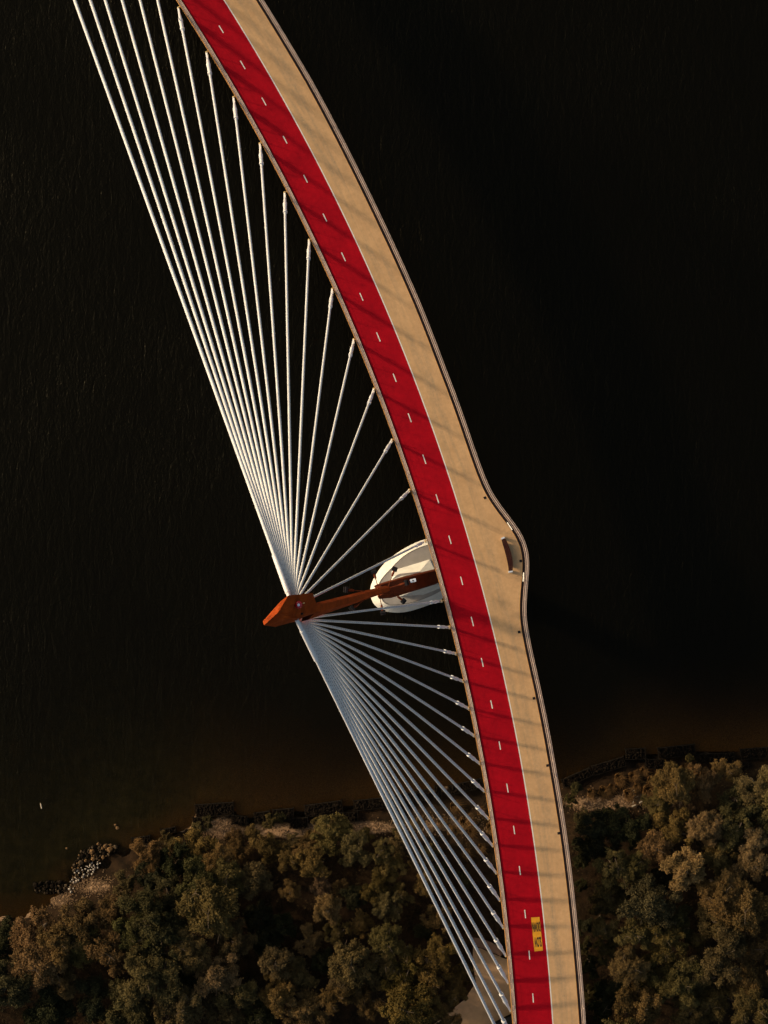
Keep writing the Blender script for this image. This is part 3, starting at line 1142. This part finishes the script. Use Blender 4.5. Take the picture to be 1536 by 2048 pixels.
scatter_rocks(85, in_poly([(142, 1735), (160, 1705), (195, 1688), (238, 1690), (236, 1700), (215, 1712), (200, 1722), (165, 1726), (150, 1745)]), (.11, .38), [M['stone_gold'], M['stone_dark'], M['stone_brown']], 21, .1)
scatter_rocks(42, in_poly([(66, 1768), (130, 1764), (132, 1784), (100, 1788), (68, 1786)]), (.12, .34), [M['stone_dark'], M['stone_dark'], M['stone_brown']], 41, .1)
scatter_rocks(52, in_poly([(136, 1768), (150, 1740), (175, 1728), (200, 1722), (200, 1734), (180, 1752), (160, 1756), (142, 1785), (134, 1780)]), (.08, .19), [M['stone_pale'], M['stone_pale'], M['stone_brown']], 61, .1, True)
for x, y, s, lb in ((235, 1656, .26, 'lone brown rock in the shallows, off the right end of the rock cluster'), (231, 1650, .2, 'small dark rock beside the lone rock in the shallows'),
                    (134, 1697, .2, 'small rock alone in the shallows left of the rock cluster')):
    p = at(x, y, 0)
    o = link('rock', rock_mesh('rock', M['stone_gold'], x)[0], None, (p.x, p.y, .05))
    o.scale = (s, s, s)
    tag(o, lb, 'rock')
p = at(82, 1612, 0)
mb = MB()
mb.lathe(p + Vector((-.05, .3, .05)), (.25, -1, .05), [(0, .02), (.12, .06), (.3, .08), (.5, .06), (.62, .02)], 8)
o = build('driftwood', mb, M['driftwood'], None, p)
tag(o, 'tiny pale piece of driftwood floating alone on the river at the left', 'driftwood')

# gabion baskets: (left, top, right, bottom, tilt)
GAB = [(262, 1674, 300, 1690, -8), (320, 1655, 352, 1669, -12), (389, 1607, 468, 1633, -4), (384, 1636, 404, 1662, 0), (462, 1632, 494, 1651, 3), (508, 1624, 541, 1646, -8),
       (545, 1618, 588, 1640, -5), (578, 1636, 616, 1657, -3), (608, 1606, 686, 1630, -8), (679, 1625, 716, 1645, -5), (706, 1598, 776, 1619, -6), (776, 1602, 800, 1630, -4),
       (782, 1585, 858, 1606, -10), (868, 1572, 884, 1600, 4), (895, 1562, 966, 1586, -13), (1122, 1545, 1186, 1567, -24), (1184, 1520, 1252, 1545, -17), (1251, 1497, 1292, 1519, -3),
       (1290, 1519, 1328, 1538, 3), (1315, 1492, 1392, 1514, -6), (1392, 1507, 1470, 1527, -2), (1462, 1524, 1498, 1538, 3), (1481, 1496, 1545, 1518, -5)]
stone_v = [rock_mesh('s', None, 300 + i)[1] for i in range(6)]
stone_f = rock_mesh('s', None, 300)[2]
for i, (x0, y0, x1, y1, tilt) in enumerate(GAB):
    c = at((x0 + x1) / 2, (y0 + y1) / 2, .9)
    w, h = (x1 - x0) / 19.7, (y1 - y0) / 19.7
    if abs(tilt) > 10: h *= .8
    c.z = 0.0
    side = 'left of the bridge' if x1 < 990 else 'right of the bridge'
    idx = sum(1 for g in GAB[:i] if (g[2] < 990) == (x1 < 990))
    e = empty('gabion', c, 'dark wire gabion of stones on the shoreline %s, %s from the left' % (side, ORD[idx] if idx < 18 else 'last'), 'gabion', 'gabions along the shoreline')
    e.rotation_euler = (0, 0, -math.radians(tilt))
    r = np.random.default_rng(900 + i)
    top = r.uniform(.75, .95)
    vs, fs = [], []
    nst = int(w * h * 26)
    for k in range(nst):
        sz = r.uniform(.10, .19)
        p = np.array([r.uniform(-w / 2 + .1, w / 2 - .1), r.uniform(-h / 2 + .1, h / 2 - .1), top - .12 + r.uniform(-.06, .05)])
        a = r.uniform(0, 6.28)
        R = np.array([[math.cos(a), -math.sin(a), 0], [math.sin(a), math.cos(a), 0], [0, 0, 1]])
        b = len(vs)
        vs += [tuple(q) for q in (stone_v[r.integers(6)] * sz) @ R.T + p]
        fs += [tuple(j + b for j in q) for q in stone_f]
    me = make_mesh('stones', vs, fs, M['stone_dark'])
    o = link('stones', me, e, c)
    o['kind'] = 'stuff'
    mb = MB()
    mb.box((0, 0, top / 2 - .45), (w / 2 - .06, 0, 0), (0, h / 2 - .06, 0), (0, 0, top / 2 + .3))
    link('core', make_mesh('core', mb.v, mb.f, M['stone_dark']), e, c)
    mb = MB()
    for sx in (-1, 1):
        mb.box((sx * w / 2, 0, top - .02), (.02, 0, 0), (0, h / 2, 0), (0, 0, .02))
        mb.box((0, sx * h / 2, top - .02), (w / 2, 0, 0), (0, .02, 0), (0, 0, .02))
        for sy in (-1, 1):
            mb.box((sx * w / 2, sy * h / 2, top / 2 - .3), (.02, 0, 0), (0, .02, 0), (0, 0, top / 2 + .3))
    k = 1
    while k < w:
        mb.box((-w / 2 + k, 0, top), (.012, 0, 0), (0, h / 2, 0), (0, 0, .012))
        k += 1
    link('wire_basket', make_mesh('wire_basket', mb.v, mb.f, M['wire']), e, c)

# gravel on the sand: uncountable
vs, fs = [], []
r = np.random.default_rng(5)
spots = [s for s in SD if s[4] > .5]
for k in range(4200):
    cx, cy, rx, ry, a = spots[r.integers(len(spots))]
    x, y = cx + r.normal() * rx * .75, cy + r.normal() * ry * .75
    z = float(ground_z(x, y))
    if z < 0: continue
    sz = r.uniform(.04, .12)
    b = len(vs)
    vs += [tuple(q) for q in stone_v[r.integers(6)] * sz * np.array([1, 1, .8]) + np.array([x, y, z + .02])]
    fs += [tuple(j + b for j in q) for q in stone_f]
gr = link('gravel', make_mesh('gravel', vs, fs, M['gravel']))
tag(gr, 'loose brown gravel strewn over the sandy shore', 'gravel', kind='stuff')

# ------------------------------------------------------------------ ground under the bridge end
pz = lambda p, z: [at(x, y, z) for x, y in p]
PATH = [(946, 1893), (962, 1897), (978, 1904), (1008, 1917), (1060, 1930), (1085, 1990), (1085, 2042), (1024, 2026), (985, 2046), (950, 2075), (850, 2110), (838, 2075), (890, 2030), (928, 2000), (952, 1965), (945, 1925)]
zp = 1.62
mb = MB()
mb.loft([pz(PATH, .4), pz(PATH, zp)])
o = build('path', mb, M['paver'])
tag(o, 'brown paved path passing under the bridge end', kind='structure')
low_wall = empty('low_wall', at(975, 1892, 1.0), 'low curved rammed earth wall beside the path under the bridge', 'wall')
wl_pts = [(944, 1880), (955, 1881.5), (967, 1885), (980, 1890), (993, 1896), (1002, 1903)]
ww = [5.0, 5.6, 6, 6, 5.6, 4.0]
rings = []
for i, (x, y) in enumerate(wl_pts):
    a = np.array(wl_pts[max(i - 1, 0)])
    b = np.array(wl_pts[min(i + 1, len(wl_pts) - 1)])
    t = (b - a) / np.linalg.norm(b - a)
    nn = np.array([-t[1], t[0]])
    p, q = np.array([x, y]) + nn * ww[i], np.array([x, y]) - nn * ww[i]
    rings.append([at(*p, .6), at(*q, .6), at(*q, 2.2), at(*p, 2.2)])
mb = MB()
mb.loft(rings)
build('wall_body', mb, M['wall_pink'], low_wall)
mb = MB()
mb.loft([[p + Vector((0, 0, z_ - p.z)) for p, z_ in zip(rr_, (2.203, 2.203, 2.26, 2.26))] for rr_ in rings])
build('coping', mb, M['wall_pink'], low_wall)
ab = empty('abutment', at(1060, 2120, 1), 'bridge abutment coloured black for shade under the lower end of the deck', 'abutment')
AB = [(984, 2050), (1023, 2031), (1130, 2031), (1170, 2060), (1170, 2400), (984, 2400)]
mb = MB()
mb.loft([pz(AB, .5), pz(AB, 5.0)])
build('abutment_body', mb, M['abutment'], ab)
AB2 = [(1010, 2075), (1150, 2075), (1150, 2400), (1010, 2400)]
mb = MB()
mb.loft([pz(AB2, 5.004), pz(AB2, DECK_Z - 1.5)])
build('bearing_shelf', mb, M['abutment'], ab)


# ------------------------------------------------------------------ trees
def quads_mesh(name, P, N, ln, wd, tone, mat, r):
    """leaf sprays: one small quad per point P lying roughly across N"""
    n = len(P)
    rnd = r.normal(size=(n, 3))
    U = np.cross(N, rnd)
    U /= np.linalg.norm(U, axis=1)[:, None] + 1e-9
    V = np.cross(N, U)
    U = U * ln[:, None]
    V = V * wd[:, None]
    v = np.stack([P - U - V, P + U - V * .6, P + U * 1.1 + V * .6, P - U + V], 1).reshape(-1, 3)
    me = bpy.data.meshes.new(name)
    me.vertices.add(4 * n)
    me.vertices.foreach_set('co', v.ravel().astype(np.float32))
    me.loops.add(4 * n)
    me.loops.foreach_set('vertex_index', np.arange(4 * n, dtype=np.int32))
    me.polygons.add(n)
    me.polygons.foreach_set('loop_start', (np.arange(n) * 4).astype(np.int32))
    a = me.attributes.new('tone', 'FLOAT', 'POINT')
    a.data.foreach_set('value', np.repeat(tone, 4).astype(np.float32))
    me.materials.append(mat)
    me.update()
    me.validate()
    return me


def crown_mesh(seed, n_cl=34, per=800, feather=.5):
    """crown in unit size (radius 1, centre at 0): many clumps over a lobed dome with gaps between them"""
    r = np.random.default_rng(seed)
    Ps, Ns, Ls, Ws, Ts = [], [], [], [], []
    boughs = []
    nb = r.integers(4, 7)
    for b in range(nb):
        an = 2 * math.pi * (b + r.uniform(-.3, .3)) / nb
        rad = r.uniform(.35, .72)
        boughs.append((math.cos(an) * rad, math.sin(an) * rad, r.uniform(-.25, .30), r.uniform(.28, .46)))
    boughs.append((r.uniform(-.15, .15), r.uniform(-.15, .15), r.uniform(.25, .5), r.uniform(.3, .45)))
    for i in range(n_cl):
        bx, by, bz, br = boughs[r.integers(len(boughs))]
        d = r.normal(size=3)
        d[2] = abs(d[2]) * .9 - .25
        d /= np.linalg.norm(d)
        c = np.array([bx, by, bz]) + d * br * r.uniform(.4, 1.15)
        cr = r.uniform(.12, .24)
        ns = int(30 * (cr / .18) ** 2)
        sq = r.uniform(.7, 1.3, 3) * np.array([1, 1, .85])
        tone = r.uniform(.1, .9)
        for q in range(ns):                       # feathery sprays bursting out of the clump
            sd = r.normal(size=3) * np.array([1, 1, .8]) + np.array([0, 0, .4])
            sd /= np.linalg.norm(sd)
            ln = cr * r.uniform(.6, 1.45)
            m = per // 26
            t = r.uniform(.25, 1, m) ** .8
            P = c + (sd * sq)[None] * (ln * t)[:, None] + r.normal(size=(m, 3)) * (.016 + .02 * t)[:, None]
            P[:, 2] -= .10 * ln * t ** 2
            N = sd[None] * .35 + r.normal(size=(m, 3)) * .6 + np.array([0, 0, .3])
            N /= np.linalg.norm(N, axis=1)[:, None]
            Ps.append(P)
            Ns.append(N)
            Ls.append(r.uniform(.015, .034, m))
            Ws.append(r.uniform(.005, .0115, m) * (1 + (1 - feather)))
            Ts.append(np.clip(tone + r.normal() * .15 + r.normal(size=m) * .15, 0, 1))
    me = quads_mesh('crown', np.concatenate(Ps), np.concatenate(Ns), np.concatenate(Ls), np.concatenate(Ws), np.concatenate(Ts), M['leaf'], r)
    return me, boughs


def trunk_mesh(boughs, seed):
    r = random.Random(seed)
    mb = MB()
    base = Vector((0, 0, -1.9))
    fork = Vector((r.uniform(-.1, .1), r.uniform(-.1, .1), -.75))
    mb.tube(base, fork, .075, .055, 8)
    for bx, by, bz, br in boughs:
        m1 = fork.lerp(Vector((bx, by, bz)), .5) + Vector((r.uniform(-.06, .06), r.uniform(-.06, .06), .08))
        mb.tube(fork, m1, .04, .028, 6)
        mb.tube(m1, Vector((bx, by, bz)), .028, .012, 6)
        for q in range(3):
            e = Vector((bx, by, bz)) + Vector((r.uniform(-1, 1), r.uniform(-1, 1), r.uniform(0, .9))) * br * .8
            mb.tube(Vector((bx, by, bz)), e, .012, .004, 5)
    return make_mesh('trunk', mb.v, mb.f, M['bark'])


VAR = []
for s in range(9):
    cm, bg = crown_mesh(100 + s, n_cl=int(rng.integers(40, 54)), feather=.7 if s % 2 else .3)
    VAR.append((cm, trunk_mesh(bg, s)))

TINT = {'b': (0.135, 0.080, 0.027), 'o': (0.105, 0.075, 0.026), 'g': (0.066, 0.055, 0.019), 't': (0.172, 0.108, 0.047), 'd': (0.033, 0.032, 0.012), 'y': (0.115, 0.076, 0.021)}
TNAME = {'b': 'russet brown', 'o': 'olive brown', 'g': 'dull green', 't': 'tawny', 'd': 'dark green', 'y': 'golden olive'}
TREES = [(72, 1874, 46, 'b'), (124, 1885, 44, 'b'), (166, 1846, 40, 'b'), (222, 1824, 32, 'b'), (81, 1934, 46, 'b'), (120, 1965, 38, 'b'), (160, 1890, 42, 'o'), (283, 1830, 52, 'g'),
         (228, 1901, 44, 'b'), (325, 1875, 46, 'g'), (293, 1957, 54, 'o'), (270, 2015, 48, 'g'), (374, 1901, 42, 'o'), (423, 1827, 54, 'o'), (465, 1875, 42, 'o'), (433, 1955, 46, 't'),
         (472, 1985, 40, 'o'), (388, 1778, 44, 'g'), (351, 1732, 38, 'd'), (293, 1706, 32, 'b'), (390, 1698, 34, 'b'), (440, 1719, 30, 'b'), (18, 1875, 42, 'd'), (15, 1975, 58, 'g'),
         (95, 2020, 50, 'd'), (182, 1992, 44, 'd'), (200, 2040, 30, 'b'), (358, 2018, 42, 'o'), (309, 1757, 36, 'd'), (342, 1804, 42, 'g'), (507, 1762, 34, 'o'), (452, 1752, 36, 'o'),
         (579, 1784, 23, 'b'), (628, 1726, 31, 'y'), (582, 1722, 26, 'b'), (537, 1692, 32, 'b'), (667, 1668, 36, 'o'), (712, 1703, 32, 'o'), (781, 1732, 26, 'y'), (641, 1771, 20, 't'),
         (678, 1778, 18, 't'), (660, 1817, 32, 'b'), (719, 1846, 25, 'b'), (752, 1778, 30, 'y'), (800, 1790, 24, 'o'), (775, 1812, 26, 'o'), (621, 1876, 28, 't'), (673, 1862, 22, 'o'),
         (774, 1882, 32, 'o'), (700, 1920, 42, 'o'), (553, 1918, 36, 'o'), (598, 1950, 34, 'o'), (768, 1926, 30, 'o'), (817, 1915, 30, 'y'), (856, 1942, 36, 'y'), (886, 1902, 27, 'y'),
         (803, 1958, 34, 'y'), (693, 1962, 32, 'o'), (807, 2016, 46, 'y'), (862, 2012, 38, 'y'), (556, 1992, 34, 'b'), (677, 1992, 34, 'b'), (514, 2030, 38, 'g'), (612, 2024, 38, 'b'),
         (459, 2016, 40, 'o'), (872, 1838, 25, 'b'), (850, 1768, 22, 'b'), (520, 1830, 30, 'd'), (570, 1850, 30, 'd'), (705, 1795, 24, 'd'), (735, 2000, 34, 'b'), (610, 1690, 26, 'b'),
         (800, 1690, 22, 'o'), (250, 1764, 24, 'o'), (262, 1872, 36, 'g'), (380, 1960, 40, 'd'), (530, 1880, 30, 'd'), (640, 1920, 28, 'd'), (745, 1955, 28, 'o'), (480, 1696, 26, 'b'),
         (905, 1990, 28, 'y'), (925, 1948, 20, 'y'), (895, 2040, 26, 'b'), (765, 1700, 20, 'o'), (850, 1860, 22, 'd'),
         (1351, 1573, 34, 'b'), (1310, 1608, 28, 'o'), (1407, 1567, 28, 'b'), (1450, 1543, 27, 'b'), (1374, 1631, 22, 't'), (1488, 1613, 36, 'g'), (1522, 1572, 34, 'o'), (1342, 1660, 32, 'b'),
         (1409, 1655, 30, 't'), (1316, 1695, 28, 'b'), (1371, 1742, 40, 't'), (1432, 1718, 32, 'o'), (1509, 1692, 32, 't'), (1506, 1735, 30, 't'), (1196, 1666, 40, 'd'), (1263, 1654, 34, 'd'),
         (1231, 1738, 32, 'o'), (1268, 1730, 28, 'o'), (1217, 1788, 34, 'o'), (1200, 1812, 26, 'o'), (1298, 1812, 48, 'g'), (1211, 1853, 26, 'o'), (1272, 1862, 32, 'o'), (1333, 1882, 30, 'y'),
         (1350, 1838, 28, 'g'), (1211, 1898, 23, 'o'), (1444, 1786, 38, 'b'), (1488, 1824, 42, 'b'), (1421, 1838, 36, 'o'), (1392, 1878, 22, 'o'), (1453, 1905, 44, 'o'), (1514, 1888, 38, 'b'),
         (1316, 1952, 36, 'o'), (1365, 1970, 38, 'o'), (1404, 1946, 30, 'o'), (1260, 1932, 32, 'b'), (1421, 2005, 38, 'o'), (1377, 2024, 34, 'o'), (1494, 1961, 40, 'b'), (1509, 2019, 42, 'o'),
         (1205, 2010, 34, 'd'), (1275, 2016, 36, 'b'), (1182, 1935, 22, 'd'), (1460, 1660, 30, 'g'), (1240, 1985, 28, 'd'), (1330, 1760, 26, 'd'), (1180, 1700, 24, 'd'), (1165, 1640, 18, 'g')]
TREES += [(415, 1643, 13, 'g'), (398, 1655, 12, 'o'), (345, 1690, 15, 'o'), (540, 1641, 14, 'o'), (560, 1634, 10, 'g'), (505, 1665, 15, 'b'), (470, 1672, 18, 'b'), (640, 1648, 17, 'o'),
          (690, 1662, 14, 'o'), (735, 1668, 15, 'y'), (800, 1662, 15, 'o'), (830, 1648, 11, 'b'), (330, 1672, 12, 'o'), (1140, 1600, 11, 'g'), (1152, 1577, 12, 'g'), (1215, 1626, 14, 'd'),
          (1380, 1515, 10, 'o'), (860, 1705, 17, 'o'), (885, 1740, 18, 'd'), (930, 1760, 18, 'd'), (835, 1720, 18, 'b'), (905, 1660, 11, 'b'), (590, 1690, 20, 'o'), (620, 1672, 13, 'b'), (1166, 1722, 16, 'd'), (1163, 1772, 15, 'd'), (1170, 1850, 17, 'd'), (1178, 1985, 17, 'g'), (1172, 1890, 15, 'g'), (1158, 1690, 12, 'd')]
# a margin of trees just outside the picture
r = np.random.default_rng(77)
for k in range(46):
    x, y = (r.uniform(-330, -30), r.uniform(1880, 2150)) if k % 4 == 0 else ((r.uniform(1560, 1850), r.uniform(1600, 2100)) if k % 4 == 1 else (r.uniform(-50, 1600), r.uniform(2085, 2190)))
    if 960 < x < 1200: continue
    TREES.append((x, y, r.uniform(34, 52), 'bogt'[r.integers(4)]))


def band_of(x, y):
    if y > 2048 or x < 0 or x > 1536: return 'beyond the picture edge'
    if x > 1000:
        return 'in the shoreline row' if y < 1670 else ('in the middle rows' if y < 1860 else 'in the bottom rows')
    return 'in the shoreline row' if y < 1760 else ('in the upper rows' if y < 1850 else ('in the lower rows' if y < 1965 else 'along the bottom edge'))


cnt = {}
names = {}
for i in sorted(range(len(TREES)), key=lambda i: TREES[i][0]):
    x, y, rad, tn = TREES[i]
    key = (tn, band_of(x, y), x > 1000)
    cnt[key] = cnt.get(key, 0) + 1
    names[i] = cnt[key]
ORDX = ORD + ['nineteenth', 'twentieth', 'twenty-first', 'twenty-second', 'twenty-third', 'twenty-fourth']
for i, (x, y, rad, tn) in enumerate(TREES):
    R = rad / 20.3 * (1.32 if x > 1250 and rad > 26 else 1.18)
    p0 = at(x, y, 5)
    gz = float(ground_z(p0.x, p0.y))
    hgt = min(2.6 + R * 1.35, 7.2) + r.uniform(-1.2, 1.2)       # height of the crown's middle
    if (y < 1700 and x < 1000) or rad < 19: hgt = 1.0 + R * .9
    if tn == 'd': hgt *= .72
    p = at(x, y, gz + hgt)
    key = (tn, band_of(x, y), x > 1000)
    side = 'right of the bridge' if x > 1000 else 'left of the bridge'
    lb = '%s %s tree, %s of its colour %s %s' % ('broad' if rad > 40 else ('small' if rad < 26 else 'bushy'), TNAME[tn], ORDX[names[i] - 1], key[1].replace('the ', ''), side.replace('the ', ''))
    e = empty('tree', (p.x, p.y, gz), lb, 'tree', 'trees on the river bank')
    cm, tm = VAR[i % len(VAR)]
    rot = r.uniform(0, 6.28)
    o = link('crown', cm, e, p)
    o.scale = (R, R, R * r.uniform(.85, 1.1))
    o.rotation_euler = (0, 0, rot)
    k = r.uniform(.78, 1.2) * (.84 if x < 1000 else (1.08 if x > 1290 and y < 1790 else .86))
    o.color = (TINT[tn][0] * k, TINT[tn][1] * k * r.uniform(.92, 1.06), TINT[tn][2] * k * r.uniform(.85, 1.15), 1)
    t = link('trunk', tm, e, p)
    t.scale = (R, R, (hgt + .15) / 1.9)
    t.rotation_euler = (0, 0, rot)

# undergrowth: uncountable low scrub between and before the trees
r = np.random.default_rng(31)
n = 110000
X = r.uniform(-45, 45, n)
Y = r.uniform(-60, -22, n)
d = shore_y(X) - Y
den = vnoise(X, Y, 1.6, 9) * .6 + vnoise(X, Y, .6, 10) * .4
under = np.abs(X - (LINE.at(5)[0][0] - 1.0)) < 6
pv = np.array([at(x, y, 1.6)[:2] for x, y in PATH])
onpath = (X > pv[:, 0].min() - .2) & (X < pv[:, 0].max() + .2) & (Y > pv[:, 1].min()) & (Y < pv[:, 1].max() + .3) & (X > 7.6)
ok = (d > 1.4) & (den > .40 + .35 * np.clip(sand_at(X, Y), 0, 1)) & ~onpath
X, Y, den = X[ok], Y[ok], den[ok]
Z = ground_z(X, Y) + r.uniform(0, 1, len(X)) * np.clip((den - .4) * 3.2, .1, .9)
P = np.stack([X, Y, Z], 1)
N = r.normal(size=P.shape) * .6 + np.array([0, 0, .7])
N /= np.linalg.norm(N, axis=1)[:, None]
me = quads_mesh('undergrowth', P, N, r.uniform(.04, .10, len(P)), r.uniform(.012, .035, len(P)), np.clip(vnoise(X, Y, 2.5, 12) + r.normal(size=len(P)) * .2, 0, 1), M['leaf'], r)
ug = link('undergrowth', me)
ug.color = (.040, .027, .011, 1)
tag(ug, 'low brown scrub and litter covering the bank between the trees', 'scrub', kind='stuff')


# reed tussocks on the right bank and a few on the left
def tussock_mesh(seed):
    r = np.random.default_rng(seed)
    v, f = [], []
    for k in range(150):
        a = r.uniform(0, 6.28)
        lean = r.uniform(.25, 1.0)
        w = .018
        b = np.array([math.cos(a) * .1, math.sin(a) * .1, 0]) * r.uniform(0, 2)
        dr = np.array([math.cos(a), math.sin(a), 0]) * .7 + np.array([.55, -.45, 0])
        m_ = b + dr * lean * .45 + np.array([0, 0, .55])
        t = b + dr * lean * 1.0 + np.array([0, 0, .55 - lean * .25])
        s = np.array([-math.sin(a), math.cos(a), 0]) * w
        i = len(v)
        v += [b - s, b + s, m_ + s, m_ - s, t]
        f += [(i, i + 1, i + 2, i + 3), (i + 3, i + 2, i + 4)]
    return make_mesh('reed_tussock', v, f, M['dry_grass'])


TM = [tussock_mesh(s) for s in range(4)]
TP = [(1262, 1550), (1284, 1541), (1300, 1556), (1318, 1545), (1330, 1560), (1346, 1550), (1240, 1562), (1222, 1572), (1205, 1577), (1272, 1570), (1292, 1575), (1312, 1580), (1366, 1536), (1380, 1545),
      (1395, 1550), (1252, 1584), (1335, 1575), (1180, 1582), (1235, 1552), (957, 1620), (925, 1640), (977, 1650), (905, 1610), (940, 1660), (880, 1640), (960, 1690), (929, 1700)]
for i, (x, y) in enumerate(TP):
    p = at(x, y, 1)
    z = float(ground_z(p.x, p.y))
    o = link('reed_tussock', TM[i % 4], None, (p.x, p.y, z - .05))
    k = r.uniform(.9, 1.7)
    o.scale = (k, k, k * .9)
    o.rotation_euler = (0, 0, r.uniform(-.5, .5))
    on = 1 + sum(1 for q in TP if (q[0] > 1000) == (x > 1000) and q[0] < x)
    tag(o, ('tawny reed tussock on the bank right of the bridge, %s from the left' if x > 1000 else 'dry brown tussock under the lower stay cables, %s from the left') % ORDX[on - 1], 'reeds', 'reed tussocks right of the bridge' if x > 1000 else 'tussocks under the stay cables')

# bleached branches
for (pl, rad, lb) in (([(1266, 1607), (1269, 1597), (1268, 1585), (1271, 1576)], .04, 'bleached forked branch lying on the sand right of the bridge'),
                      ([(1264, 1613), (1272, 1610)], .09, 'short yellow log at the foot of the sand right of the bridge'),
                      ([(1279, 1606), (1286, 1603)], .08, 'short pale log beside the russet tree right of the bridge'),
                      ([(745, 2002), (760, 2011), (770, 2018), (782, 2027)], .10, 'long pale fallen branch between the trees at the bottom left of the cables')):
    hz = 1.4 if pl[0][1] < 1700 else 6.2
    q = [at(x, y, 0.0) for x, y in pl]
    q = [Vector((a_.x, a_.y, 0)) for a_ in (at(x, y, hz) for x, y in pl)]
    for w_ in q: w_.z = float(ground_z(w_.x, w_.y)) + .25 if hz < 2 else hz
    mb = MB()
    for a_, b_ in zip(q[:-1], q[1:]): mb.tube(a_, b_, rad, rad * .8, 7)
    if len(q) > 2:
        mb.tube(q[1], q[1] + Vector((.45, .25, .1)), rad * .7, rad * .3, 6)
        mb.tube(q[2], q[2] + Vector((-.35, .2, .1)), rad * .6, rad * .3, 6)
    o = build('fallen_branch', mb, M['driftwood'], None, q[0])
    tag(o, lb, 'branch')
